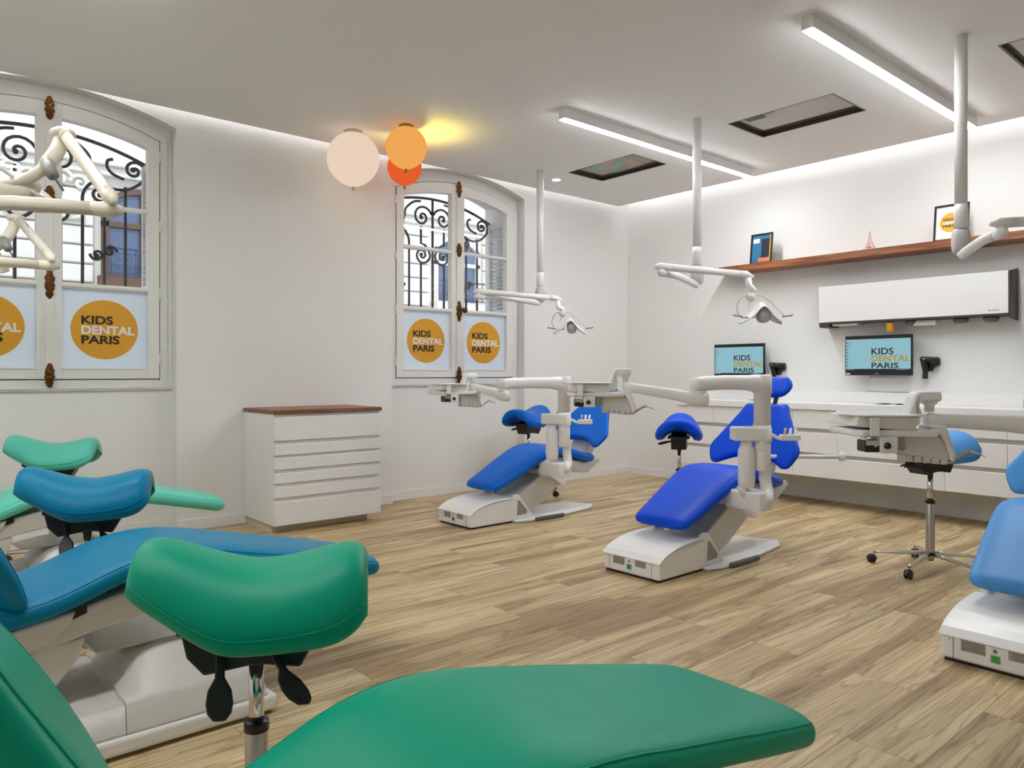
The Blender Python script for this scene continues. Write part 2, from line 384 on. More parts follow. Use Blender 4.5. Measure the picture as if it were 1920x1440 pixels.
def spiral(cx, cz, r0, turns, a0, sgn=1, n=26, r1=.012):
    return [(cx+(r0+(r1-r0)*(i/n)**.85)*math.cos(a0+sgn*turns*2*PI*i/n), cz+(r0+(r1-r0)*(i/n)**.85)*math.sin(a0+sgn*turns*2*PI*i/n)) for i in range(n+1)]
def grille(xc, lbl):
    r = root('window_grille', lbl, 'grille', (xc, 6.48, 1.07), 0, 'wrought iron window grilles')
    arch = circ(.8, 2.84, 3.02)
    F = lambda pts, rad=.012: MB().tube([(x, 0, z-1.07) for x, z in pts], rad, 8)
    F([(x/20*.8, arch(x/20*.8)) for x in range(-20, 21)], .014).build('top_rail', iron, r)
    F([(0, 1.07), (0, 3.01)], .013).build('bar', iron, r)
    MB().box((-.8, -.015, .02), (.8, .015, .05)).build('bottom_rail', iron, r)
    for s in (-1, 1):
        F([(s*.145, 1.07), (s*.145, 2.34)]).build('bar', iron, r)
        F([(s*.145, 2.72), (s*.145, 2.545), (s*.10, 2.535), (s*.055, 2.49), (s*.03, 2.43), (s*.04, 2.39), (s*.08, 2.355)]).build('bar', iron, r)
        for x, t in ((.29, 2.50), (.44, 2.66), (.59, 2.67)): F([(s*x, 1.07), (s*x, t)]).build('bar', iron, r)
        def sp(cx, cz, r0, turns, a0, sg, rad=.012):
            pts = spiral(cx*s, cz, r0, turns, a0 if s > 0 else PI-a0, sg*s)
            mb = F(pts, rad); mb.ball((pts[-1][0], 0, pts[-1][1]-1.07), .021, 10, 6); mb.build('scroll', iron, r)
        sp(.13, 2.82, .125, 1.55, PI*.9, -1)
        sp(.13, 2.425, .095, 1.5, PI*1.1, 1)
        F([(s*a, b) for a, b in catmull([(.15, 2.98), (.24, 2.96), (.33, 2.88), (.345, 2.80), (.40, 2.70), (.50, 2.645), (.62, 2.66), (.72, 2.74), (.74, 2.82)], 5)]).build('scroll', iron, r)
        sp(.655, 2.81, .085, 1.4, 0, 1)
        F([(s*a, b) for a, b in catmull([(.50, 2.875), (.465, 2.86), (.46, 2.81), (.50, 2.76), (.58, 2.73)], 5)]).build('scroll', iron, r)
        F([(s*a, b) for a, b in catmull([(.29, 2.48), (.295, 2.58), (.345, 2.66), (.42, 2.675)], 5)]).build('scroll', iron, r)
        sp(.405, 2.59, .085, 1.4, PI/2, -1)
        sp(.48, 2.15, .05, 1.2, 0, 1, .011); sp(.39, 2.12, .05, 1.2, PI, 1, .011)
    return r
grille(.96, 'scrolled black iron grille outside the nearer, larger-looking window')
grille(4.487, 'scrolled black iron grille outside the window beyond the balloon lamps')
def shutter(x, lbl):
    r = root('window_shutter', lbl, 'shutter', (x, 6.15, 1.09), 0, None)
    m = mat('shutter_paint', srgb(228, 232, 238), .6)
    f = MB(); f.box((0, 0, 0), (.035, .04, 1.75)); f.box((0, .26, 0), (.035, .3, 1.75)); f.box((0, .04, 0), (.035, .26, .8)); f.box((0, .04, 1.69), (.035, .26, 1.75)); f.build('panel', m, r, bevel=.002)
    l = MB()
    for i in range(20):
        z = .82+i*.043
        l.add([(.002, .04, z), (.03, .04, z+.03), (.03, .26, z+.03), (.002, .26, z), (.006, .04, z), (.034, .04, z+.03), (.034, .26, z+.03), (.006, .26, z)], [(0, 1, 2, 3), (7, 6, 5, 4), (0, 4, 5, 1), (3, 2, 6, 7)])
    l.build('louvres', m, r)
shutter(4.487+.72, 'white louvred shutter folded back in the window reveal beyond the balloon lamps')
shutter(.96+.70, 'white louvred shutter folded back in the reveal of the nearer window')

# ------------------------------------------------------------------ building across the street
stone = mat('pale_limestone', srgb(238, 234, 226), .85, bump=(30, .3), vary=.12)
pane_b = mat('bluish_glass', srgb(88, 112, 148), .12, spec=.8, vary=.3)
brownw = mat('brown_timber', srgb(112, 82, 66), .6, vary=.3)
def facade():
    b = root('building', 'pale limestone town building seen through both windows across the street', 'building', (0, 13.0, 0))
    wl = MB(); rnd = random.Random(3)
    wins = [(-2.9, -1.7), (.02, 1.22), (2.78, 3.98), (5.9, 7.1), (9.05, 10.25), (12.2, 13.4), (15.3, 16.5)]
    wl.box((-14, .1, -3), (40, .5, 12))
    zs = [z*.29 for z in range(-8, 15)]
    for z in zs:      # rusticated courses with grooves, interrupted at the windows
        segs = []; x = -14
        for a, c in wins:
            if 2.6 < z+.1 < 4.3: segs.append((x, a-.12)); x = c+.12
        segs.append((x, 40))
        for s0, s1 in segs: wl.box((s0, 0, z), (s1, .12, z+.262))
    wl.box((-14, -.16, 4.42), (40, .12, 4.56)); wl.box((-14, -.06, 4.28), (40, .12, 4.42)); wl.box((-14, -.3, 6.2), (40, .12, 6.4)); wl.box((-14, -.12, 5.95), (40, .12, 6.2))
    wl.build('wall', stone, b, bevel=.02)
    for a, c in wins:
        f = MB(); xc = (a+c)/2; h = (c-a)/2; ar = circ(h, 3.85, 4.15)
        f.band(a, c, lambda x: ar(x-xc)-.09, lambda x: ar(x-xc), -.02, .1, 14)
        f.box((a, -.02, 2.2), (a+.09, .1, 3.87)); f.box((c-.09, -.02, 2.2), (c, .1, 3.87)); f.box((xc-.05, -.02, 2.2), (xc+.05, .1, 4.08)); f.box((a, -.02, 3.5), (c, .1, 3.58))
        f.box((a-.05, -.2, 2.2), (c+.05, .1, 2.72))
        wf = f.build('window', brownw if a < 4 else stone, b)
        MB().band(a+.08, c-.08, 2.6, lambda x: ar(x-xc)-.05, .05, .08, 14).build('pane', pane_b, wf)
        rl = MB(); rl.box((a-.02, -.24, 2.74), (c+.02, -.21, 2.76)); rl.box((a-.02, -.24, 3.12), (c+.02, -.21, 3.15))
        for i in range(7):
            x = a+.08+(c-a-.16)*i/6; rl.tube([(x, -.225, 2.75), (x, -.225, 3.13)], .008, 6)
            if i < 6:
                for (cz, rr) in ((2.86, .05), (3.0, .06)):
                    rl.tube([(p[0], -.225, p[1]) for p in spiral(x+.085, cz, rr, 1.3, i*1.7, 1 if i % 2 else -1, 14)], .006, 5)
        rl.build('balcony_railing', mat('railing_paint', srgb(50, 66, 110), .5), b)
    # carved brackets and shell ornaments under the cornice
    for a, c in wins[:4]:
        for x in (a-.45, c+.45):
            o = MB()
            for k in range(7):
                an = PI*(k+.5)/7; o.tube([(x, -.05, 3.55), (x+.17*math.cos(an), -.09, 3.55+.2*math.sin(an)), (x+.2*math.cos(an), -.03, 3.55+.26*math.sin(an))], [.03, .05, .02], 8)
            o.tube([(p[0], -.04, p[1]) for p in spiral(x-.12, 4.15, .16, 1.4, 0, 1)], .03, 8); o.tube([(p[0], -.04, p[1]) for p in spiral(x+.14, 4.1, .14, 1.4, PI, -1)], .03, 8)
            o.build('carved_ornament', stone, b)
    n = MB(); n.box((1.38, -.02, 1.98), (1.78, 0, 2.2)); n.build('number_plate', mat('enamel_blue', srgb(60, 95, 165), .4), b)
facade()
MB().box((-16, 6.7, -3.2), (40, 13.2, -3)).build('street_ground', mat('pavement', srgb(150, 148, 146), .9, bump=(20, .4)))['kind'] = 'structure'

# ------------------------------------------------------------------ ceiling fixtures
def strip(x0, x1, y, lbl):
    r = root('linear_ceiling_light', lbl, 'light', ((x0+x1)/2, y, ZC), 0, 'linear ceiling lights')
    h = (x1-x0)/2
    MB().box((-h, -.034, -.075), (h, .034, 0)).build('housing', whitem, r, bevel=.002)
    MB().box((-h+.004, -.03, -.0795), (h-.004, .03, -.0745)).build('diffuser', strip_em, r)
strip(3.92, 6.47, 2.06, 'long white linear ceiling light at the upper right, nearer the camera')
strip(3.92, 6.47, 3.98, 'long white linear ceiling light between the first two ceiling screens')
strip(-1.45, 1.1, 2.06, 'added linear ceiling light over the green chair, unseen above the view')  # this strip and the next are added out of view to balance the light
strip(-1.45, 1.1, 3.98, 'added linear ceiling light over the mint chair, unseen above the view')
r = root('recessed_downlight', 'small round recessed downlight beside the pole near the far window', 'light', (5.31, 5.47, ZC))
MB().rings([[(ra*math.cos(q*PI/14), ra*math.sin(q*PI/14), z) for q in range(28)] for ra, z in ((.04, -.0005), (.052, -.0005), (.052, -.005), (.04, -.005))], closed=True, caps=False, smooth=False).build('trim_ring', whitem, r)
MB().lathe((0, 0, 0), [(.001, -.002), (.039, -.002), (.039, -.004), (.001, -.004)], 24).build('lamp', strip_em, r)

def screen_pic():
    m = bpy.data.materials.new('ceiling_screen_picture'); m.use_nodes = True; nt = m.node_tree; N = nt.nodes; L = nt.links
    b = N['Principled BSDF']; b.inputs['Base Color'].default_value = (.02, .02, .02, 1); b.inputs['Roughness'].default_value = .15
    tc = N.new('ShaderNodeTexCoord'); mp = N.new('ShaderNodeMapping'); mp.inputs['Scale'].default_value = (16, 9, 1); mp.inputs['Rotation'].default_value = (0, 0, .4); L.new(tc.outputs['Object'], mp.inputs[0])
    v = N.new('ShaderNodeTexVoronoi'); v.inputs['Scale'].default_value = 1.2; L.new(mp.outputs[0], v.inputs['Vector'])
    sp = N.new('ShaderNodeSeparateColor'); L.new(v.outputs['Color'], sp.inputs[0])
    r = N.new('ShaderNodeValToRGB'); r.color_ramp.interpolation = 'CONSTANT'
    cols = [(0, (28, 52, 48)), (.2, (110, 62, 42)), (.38, (40, 118, 62)), (.52, (70, 120, 100)), (.66, (30, 100, 140)), (.76, (140, 80, 40)), (.9, (36, 40, 38))]
    r.color_ramp.elements[0].color = srgb(*cols[0][1]); r.color_ramp.elements[1].position = cols[1][0]; r.color_ramp.elements[1].color = srgb(*cols[1][1])
    for p, c in cols[2:]: e = r.color_ramp.elements.new(p); e.color = srgb(*c)
    L.new(sp.outputs[0], r.inputs[0]); L.new(r.outputs[0], b.inputs['Emission Color']); b.inputs['Emission Strength'].default_value = .5
    return m
scr_dark = mat('dark_screen_glass', srgb(128, 112, 98), .09, .5)
pic = screen_pic()
for i, (s, lbl) in enumerate(zip(SCR, ('screen recessed in the ceiling at the top right corner of the view', 'dark brownish screen recessed in the ceiling, middle of the three', 'ceiling screen showing a colourful picture, farthest from the camera'))):
    r = root('ceiling_screen', lbl, 'screen', ((s[0]+s[2])/2, (s[1]+s[3])/2, ZC+.03), 0, 'screens recessed in the ceiling')
    hx, hy = (s[2]-s[0])/2-.004, (s[3]-s[1])/2-.004
    f = MB(); f.box((-hx, -hy, -.0295), (hx, -hy+.010, .02)); f.box((-hx, hy-.010, -.0295), (hx, hy, .02)); f.box((-hx, -hy+.010, -.0295), (-hx+.010, hy-.010, .02)); f.box((hx-.010, -hy+.010, -.0295), (hx, hy-.010, .02)); f.box((-hx+.01, -hy+.01, -.004), (hx-.01, -hy+.03, .02)); f.box((-hx+.01, hy-.03, -.004), (hx-.01, hy-.01, .02)); f.box((-hx+.01, -hy+.03, -.004), (-hx+.02, hy-.03, .02)); f.box((hx-.02, -hy+.03, -.004), (hx-.01, hy-.03, .02))
    f.build('bezel', mat('bezel_brown', srgb(52, 44, 38), .4), r)
    MB().box((-hx+.02, -hy+.03, -.001), (hx-.02, hy-.03, .018)).build('glass', scr_dark, r)
    if i == 2: MB().box((-.18, -.24, -.0025), (.19, .22, -.0012)).build('picture', pic, r)
    else: MB().box((-.2, .18, -.0025), (-.1, .33, -.0012)).build('reflection_patch', mat('teal_reflection', srgb(40, 60, 62), .4), r) if i == 1 else None  # teal patch is a reflection painted on the middle screen

# balloon lamps
def balloon(loc, rr, col, es, lbl, string, tipc):
    m = emitter('balloon_'+lbl.split()[0], col, es)
    r = root('balloon_lamp', lbl, 'lamp', (loc[0], loc[1], ZC), 0, 'balloon lamps on the ceiling')
    c = -rr*1.06
    prof = []
    for i in range(25):
        a = PI*i/24; k = 1.0 if a < PI/2 else 1+.07*((a-PI/2)/(PI/2))**2
        prof.append((max(rr*math.sin(a), .004), c+rr*math.cos(a)*k))
    MB().lathe((0, 0, 0), prof, 40).build('globe', m, r)
    MB().lathe((0, 0, 0), [(rr*.35, 0), (rr*.35, -.012), (rr*.3, -.022)], 28).build('ceiling_mount', mat('mount_'+lbl.split()[0], tipc, .5), r)
    bz = c-rr*1.07
    MB().lathe((0, 0, 0), [(.011, bz+.004), (.009, bz-.012), (.017, bz-.028), (.013, bz-.03)], 16).build('knot', mat('mount_'+lbl.split()[0], tipc, .5), r)
    if string: MB().tube([(0, 0, bz-.028), (.003, 0, bz-.5), (0, .002, bz-string)], .0012, 5).build('string', plast, r)
    return r
balloon((3.0, 5.46), .212, srgb(255, 228, 204), .60, 'white balloon lamp touching the ceiling, largest of the three', .62, srgb(200, 190, 180))
b1 = balloon((3.25, 5.06), .163, srgb(255, 178, 92), .64, 'orange balloon lamp glowing against the ceiling', 0, srgb(150, 140, 30))
balloon((3.58, 5.60), .150, srgb(255, 105, 50), .58, 'red balloon lamp half hidden behind the orange one', 0.35, srgb(225, 90, 45))
ld = bpy.data.lights.new('balloon_bulb', 'SPOT'); ld.energy = 7.5; ld.spot_size = math.radians(150); ld.spot_blend = .8; ld.color = (1, .82, .12); ld.shadow_soft_size = .05
lo = bpy.data.objects.new('bulb', ld); C.objects.link(lo); lo.parent = b1; lo.location = (.19, .03, -.34); lo.rotation_euler = (PI, 0, 0)

# ------------------------------------------------------------------ drawer cabinet below the window wall
def drawer_cabinet():
    r = root('drawer_cabinet', 'white six-drawer cabinet with a walnut top standing between the windows', 'cabinet', (2.29, 5.36, 0))
    w_, d = .905, .585
    MB().box((0, .012, .062), (w_, d, .893)).build('body', whitem, r, bevel=.002)
    pl = MB(); pl.box((.02, .10, 0), (w_-.07, d, .06)); pl.build('plinth', mat('plinth_cream', srgb(215, 205, 180), .3), r)
    MB().box((-.006, -.014, .896), (w_+.006, d, .925)).build('top', walnut_x, r, bevel=.0015)
    for a, b in ((.872, .697), (.668, .590), (.567, .482), (.452, .378), (.349, .271), (.241, .063)):
        dr = MB(); dr.prism([(-.008, b), (-.008, a-.004), (-.004, a), (.011, a-.012), (.011, b)], .002, w_-.002, 'yz')
        dr.build('drawer', whitem, r, bevel=.001)
drawer_cabinet()

# ------------------------------------------------------------------ shelf wall: counter, cabinets, wall unit, shelf
r = tag(MB().box((6.432, -1.6, .8725), (XR-.001, 4.83, .93)).build('worktop', whitem, bevel=.003), 'long white worktop running along the shelf wall over the drawers', 'worktop')
tag(MB().box((6.94, -1.6, .931), (XR-.001, 4.83, 1.028)).build('backsplash', whitem, bevel=.002), 'low white upstand along the back of the worktop', 'backsplash')
shadow_gap = mat('grip_channel', srgb(205, 202, 198), .5)
def base_cabinet(y0, y1, lbl, up):
    r = root('base_cabinet', lbl, 'cabinet', (6.45, (y0+y1)/2, .27), 0, None)
    h = (y1-y0)/2-.0015
    MB().box((.02, -h, 0), (.50, h, .6)).build('body', shadow_gap, r)
    rows = ((.601, .434), (.397, .214), (.181, .0))
    for k, (a, b) in enumerate(rows):
        cells = up if k < 2 else [(y0, y1)]
        for c0, c1 in cells:
            q0, q1 = c0-(y0+y1)/2+.0015, c1-(y0+y1)/2-.0015
            dr = MB(); n = [(0, b), (0, a-.004), (.004, a), (.019, a-.012), (.019, b)]
            a2 = [(x, z) for x, z in n]
            vs = [(x, q0, z) for x, z in a2]+[(x, q1, z) for x, z in a2]
            dr.add(vs, [(0, 1, 2, 3, 4), (9, 8, 7, 6, 5)]+[(i, (i+1) % 5, (i+1) % 5+5, i+5) for i in range(5)])
            dr.build('drawer', whitem, r, bevel=.001)
    return r
base_cabinet(4.385, 4.81, 'white wall-hung drawer cabinet at the window end of the worktop', [(4.385, 4.81)])
base_cabinet(3.53, 4.385, 'white wall-hung drawer cabinet behind the royal blue chair', [(3.96, 4.385), (3.53, 3.96)])
base_cabinet(2.25, 3.53, 'white wall-hung drawer cabinet below the middle monitor', [(3.11, 3.53), (2.687, 3.11), (2.25, 2.687)])
base_cabinet(.97, 2.25, 'white wall-hung drawer cabinet at the right edge behind the light blue chair', [(1.82, 2.25), (1.4, 1.82), (.97, 1.4)])
tag(MB().box((6.70, -1.2, 2.236), (XR-.001, 4.56, 2.297)).build('wall_shelf', walnut_y, bevel=.002), 'long walnut shelf high on the wall under the cove light', 'shelf')
# extraction and dispenser unit
def wall_unit():
    r = root('wall_dispenser', 'white wall-hung dispenser unit with dark ends above the monitors', 'cabinet', (6.785, 2.65, 1.64))
    Y0, Y1 = -.742, .80
    m = mat('dark_bronze', srgb(58, 54, 48), .45)
    MB().box((0, Y0, .035), (.02, Y1, .37)).build('front_panel', mat('dispenser_white', srgb(236, 234, 232), .3), r, bevel=.002)
    MB().prism([(.004, .0), (.022, .372), (.183, .40), (.183, -.015)], Y0-.004, Y0-.018).build('end_panel', m, r)
    ep = MB(); ep.prism([(.004, .012), (.004, .37), (.183, .372), (.183, 0)], Y0-.003, Y0-.014); ep.build('end_panel', m, r)
    sl = MB(); sl.prism([(.075+.012*math.cos(q*PI/8), .17+(.07 if math.sin(q*PI/8) >= 0 else -.07)+.012*math.sin(q*PI/8)) for q in range(16)], Y0-.0185, Y0-.0195); sl.build('slot', black, r)
    MB().box((.02, Y0, .05), (.183, Y1, .368)).build('body', m, r)
    bt = MB(); bt.box((.003, Y0, .018), (.183, Y1, .034)); bt.build('bottom_rail', m, r)
    MB().box((.004, Y1-.1, -.012), (.183, Y1-.003, .018)).build('bracket', m, r)
    MB().box((.02, Y1-.35, .0), (.15, Y1-.12, .017)).build('light_box', beige, r)
    for y in (-.38, -.6, .0):
        d = MB(); d.lathe((.08, y, .0), [(.055, .017), (.06, .0), (.045, -.022), (.02, -.027)], 24); d.build('dispenser_cap', dgrey, r)
    d = MB(); d.box((.04, -.2, -.03), (.14, -.02, .015)); d.build('tray', beige, r, bevel=.006)
    text('lettering', 'dentalart', frame((-.001, -.6, .055), (0, -1, 0), (0, 0, 1)), 0, .085, 0, .017, dgrey, r, .0003, 0)
wall_unit()
MB_ = MB().lathe((0, 0, 0), [(.022, 0), (.026, .003), (.033, .07), (.034, .075), (.029, .075), (.024, .01)], 24).build('plastic_cup', mat('yellow_plastic', srgb(232, 170, 20), .4)); MB_.location = (6.83, 2.82, 1.568)
tag(MB_, 'small yellow cup held under the white dispenser unit', 'cup')
def monitor(y, z0, lbl):
    r = root('wall_monitor', lbl, 'monitor', (6.85, y, z0), 0, 'monitors along the worktop')
    hw, h = .2915, .36
    MB().box((0, -hw, 0), (.03, hw, h)).build('casing', black, r, bevel=.003)
    scr = emitter('screen_blue_%d' % int(y*10), srgb(168, 222, 236), .50)
    M = frame((-.0006, 0, 0), (0, -1, 0), (0, 0, 1))
    p = MB(M); p.box((-.283, .058, 0), (.283, .327, .0004)); sc = p.build('screen', scr, r)
    for t, a, b, c, d, m in (('KIDS', -.052, .139, .186, .244, 'b'), ('DENTAL', -.052, .281, .124, .178, 'y'), ('PARIS', -.052, .181, .062, .113, 'b')):
        text('lettering', t, M, a, b, c, d, inkd if m == 'b' else emitter('screen_ochre_%d' % int(y*10), srgb(205, 165, 55), .55), sc, .0012, .02)
    # desktop icons and task bar
    ic = MB(M); rnd = random.Random(5)
    for i in range(8): ic.box((-.276, .08+i*.03, .0005), (-.264, .092+i*.03, .001))
    for i in range(3): ic.box((-.252, .25+i*.022, .0005), (-.243, .258+i*.022, .001))
    ic.build('desktop_icons', mat('icon_teal', srgb(40, 90, 110), .6), sc)
    tb = MB(M); tb.box((-.283, .045, 0), (.283, .058, .0004)); tb.build('task_bar', mat('task_bar_dark', srgb(20, 28, 38), .4), sc)
    tbi = MB(M)
    for i in range(5): tbi.box((-.277+i*.014, .049, .0005), (-.271+i*.014, .054, .001))
    for i in range(8): tbi.box((.16+i*.013, .05, .0005), (.168+i*.013, .053, .001))
    tbi.build('task_bar_icons', inkw, sc)
    text('maker_mark', 'DELL', M, -.022, .014, .012, .020, inkw, r, .0008, .0)
    st = MB(M); st.box((-.285, .008, 0), (-.245, .02, .0006)); st.build('sticker', inkw, r)
    MB().box((.03, -.06, .1), (.118, .06, .26)).build('wall_mount', black, r)
monitor(4.35, 1.145, 'wall monitor nearest the windows with its lower edge hidden by the chair arm')
monitor(2.94, 1.182, 'wall monitor showing blue desktop, under the white dispenser unit')
monitor(1.525, 1.182, 'wall monitor cut off at the right edge of the photo')
p = MB(); p.box((6.962, 2.66, 1.04), (6.9695, 3.06, 1.16)); p.box((6.958, 2.655, 1.037), (6.966, 3.065, 1.045))
for a in (2.655, 3.055): p.box((6.958, a, 1.037), (6.966, a+.01, 1.17))
p.build('trim_2', wallm)['kind'] = 'structure'
def scanner(y, z, lbl, rot=0):
    r = root('handheld_scanner', lbl, 'scanner', (6.97, y, z), 0, None)
    mb = MB(); mb.prism([(-.062, .055), (-.05, .07), (.06, .07), (.068, .05), (.06, -.01), (.035, -.05), (.0, -.055), (-.02, -.02), (-.06, 0)], -.001, -.05, 'yz'); mb.build('holder', black, r, bevel=.008)
    h = MB(); h.tube([(-.07, .055, .06), (-.08, .045, .02), (-.075, .035, -.05), (-.07, .04, -.115)], [.03, .026, .022, .024], 14, flat=.8); h.tube([(-.09, .07, .055), (-.07, -.01, .045), (-.05, -.05, .03)], [.02, .027, .02], 12); h.build('grip', black, r)
    tr = MB(); tr.box((-.112, .03, .045), (-.108, .045, .06)); tr.build('button', grey, r)
scanner(2.52, 1.27, 'black handheld scanner in a wall holder right of the middle monitor')
scanner(3.94, 1.235, 'black handheld scanner in a wall holder above the royal blue headrest')

# things on the high shelf
ZS = 2.297
def picture_frame(y, x, w_, h, lean, lbl, kind):
    r = root('picture_frame', lbl, 'picture', (x, y, ZS), 0, None)
    M = frame((0, 0, 0.0), (0, -1, 0), (math.sin(lean), 0, math.cos(lean)))
    f = MB(M); t = .014
    f.box((-w_/2, 0, 0), (-w_/2+t, h, .018)); f.box((w_/2-t, 0, 0), (w_/2, h, .018)); f.box((-w_/2+t, 0, 0), (w_/2-t, t, .018)); f.box((-w_/2+t, h-t, 0), (w_/2-t, h, .018))
    f.build('frame', black, r)
    if kind == 'colour':
        p = MB(M); p.box((-w_/2+t, t, .002), (w_/2-t, h-t, .008)); pa = p.build('print', mat('print_blue', srgb(36, 110, 150), .5), r)
        for (a, b, c, d, col) in ((.35, 0, 1, .16, (210, 120, 90)), (.5, .16, 1, .85, (28, 30, 40)), (.93, 0, 1, 1, (225, 180, 40)), (.05, .72, .38, .88, (240, 240, 238))):
            q = MB(M); W_, H_ = w_-2*t, h-2*t
            q.box((-W_/2+a*W_, t+b*H_, .0082+a*.001), (-W_/2+c*W_, t+d*H_, .0088+a*.001)); q.build('colour_field', mat('field_%d' % col[0], srgb(*col), .5), pa)
    else:
        p = MB(M); p.box((-w_/2+t, t, .002), (w_/2-t, h-t, .008)); pa = p.build('print', mat('print_white', srgb(240, 238, 235), .5), r)
        c = MB(M); R = .082; cx, cy = -.005, h*.5
        c.rings([[(cx+R*math.cos(q*PI/24), cy+R*math.sin(q*PI/24), z) for q in range(48)] for z in (.0082, .0088)], smooth=False); c.build('disc', gold, pa)
        M2 = M @ Matrix.Translation((cx, cy, .009))
        for tx, a, b, c0, c1, m in (('KIDS', -.69, .24, .17, .46, inkd), ('DENTAL', -.69, .90, -.165, .125, inkw), ('PARIS', -.69, .435, -.49, -.2, inkd)):
            text('lettering', tx, M2, a*R, b*R, c0*R, c1*R, m, pa, .0005, .03)
picture_frame(4.05, 6.78, .235, .305, .12, 'small black frame with a blue print leaning on the high shelf', 'colour')
picture_frame(2.32, 6.79, .262, .305, .12, 'black frame with a white print and orange disc leaning on the high shelf', 'logo')
def tower():
    r = root('tower_figurine', 'small pale pink lattice tower souvenir standing on the high shelf', 'figurine', (6.79, 2.98, ZS))
    m = mat('pale_pink', srgb(235, 195, 190), .5); mb = MB()
    for sx in (-1, 1):
        for sy in (-1, 1):
            P = [(.045, 0), (.03, .03), (.018, .06), (.010, .10), (.003, .16)]
            mb.tube([(sx*a, sy*a, z) for a, z in P], [.008, .006, .005, .004, .003], 6)
    mb.tube([(0, 0, .15), (0, 0, .2)], [.004, .001], 6); mb.build('lattice', m, r)
    q = MB(); q.box((-.034, -.034, .03), (.034, .034, .037)); q.box((-.02, -.02, .065), (.02, .02, .071)); q.box((-.008, -.008, .12), (.008, .008, .125)); q.build('platforms', m, r)
    MB().box((-.055, -.055, 0), (.055, .055, .006)).build('base', m, r)
tower()
# small tools left on the worktop
def tool(x, y, rz, lbl, L=.13):
    r = root('instrument', lbl, 'tool', (x, y, .9305), rz)
    MB().tube([(-L/2, 0, .006), (0, 0, .007), (L/2, 0, .005)], [.003, .006, .002], 8).build('handle', black, r)
    MB().tube([(L/2, 0, .005), (L/2+.02, .006, .008), (L/2+.03, .012, .004)], [.002, .0015, .001], 6).build('tip', chrome, r)
tool(6.62, 2.78, 1.9, 'dark slim instrument on the worktop below the middle monitor')
tool(6.62, 2.66, 1.3, 'short dark instrument beside the first one on the worktop', .10)
tool(6.62, 4.02, 1.6, 'dark instrument on the worktop behind the royal blue chair arm', .12)

# ------------------------------------------------------------------ upholstery
def pad(path, lateral=(0, 1, 0), n=44, k=9, er=.06, p=3.2, notch=0, curl=0, rise=0, M=None, seam=True, p2=2.6):
    """cushion lofted along path [(x, z, half width, half thickness)] in the xz plane; returns MB and seam MB"""
    P = catmull(path, k); mb = MB(M); sm = [MB(M), MB(M)]
    xs = [(a[0], a[1]) for a in P]; L = [0]
    for i in range(1, len(xs)): L.append(L[-1]+math.dist(xs[i], xs[i-1]))
    T = L[-1]
    # end stations packed densely for round ends
    st = [er*(1-math.cos(a*PI/2/9)) for a in range(10)]
    mid = [er+(T-2*er)*i/34 for i in range(1, 34)]
    S_ = st + mid + [T-v for v in reversed(st)]
    rs = []; top = []
    def at(s):
        for i in range(1, len(L)):
            if s <= L[i] or i == len(L)-1:
                t = (s-L[i-1])/max(L[i]-L[i-1], 1e-6); return [P[i-1][j]*(1-t)+P[i][j]*t for j in range(4)]
    lt = [];
    for s in S_:
        x, z, hw, ht = at(s); a = at(min(s+.01, T)); b = at(max(s-.01, 0))
        tx, tz = a[0]-b[0], a[1]-b[1]; q = math.hypot(tx, tz) or 1; tx /= q; tz /= q
        nx, nz = -tz, tx
        e = min(s, T-s); u = max(0, 1-e/er)
        k1 = max((1-u**3.4), 0)**.5; kw = max(1-(.06+er*.42/hw*.55)*u**3, .1); kt = max(k1, .02)
        kw = kw-(1-kt)*.03
        ring = []
        for i in range(n):
            an = 2*PI*i/n; c, d = math.cos(an), math.sin(an)
            yy = math.copysign(abs(c)**(2/p), c)*hw*kw; dd = math.copysign(abs(d)**(2/p2), d)*ht*kt
            f = (yy/hw)**2
            sh = notch*(1-f)*max(0, 1-s/(T*.5)) ; off = dd + curl*f + rise*(1-f)
            ring.append((x+tx*sh+nx*off, yy, z+tz*sh+nz*off))
        rs.append(ring)
        if er*.3 <= s <= T-er*.3:
            i0 = round(n*.08); top.append([ring[n//2-i0], ring[i0]])
    mb.rings(rs)
    if seam:
        for j in (0, 1): sm[j].tube([q[j] for q in top], .0022, 6)
    return mb, sm
def seatset(root_, m, P, seam=True):
    """foot and seat cushion, backrest, headrest with seams"""
    for nm in ('seat_cushion', 'backrest', 'headrest'):
        kw = P[nm]; mb, sm = pad(**kw, seam=seam); o = mb.build(nm, m, root_)
        if seam and nm != 'headrest':
            for q in sm: q.build('seam', m, o)

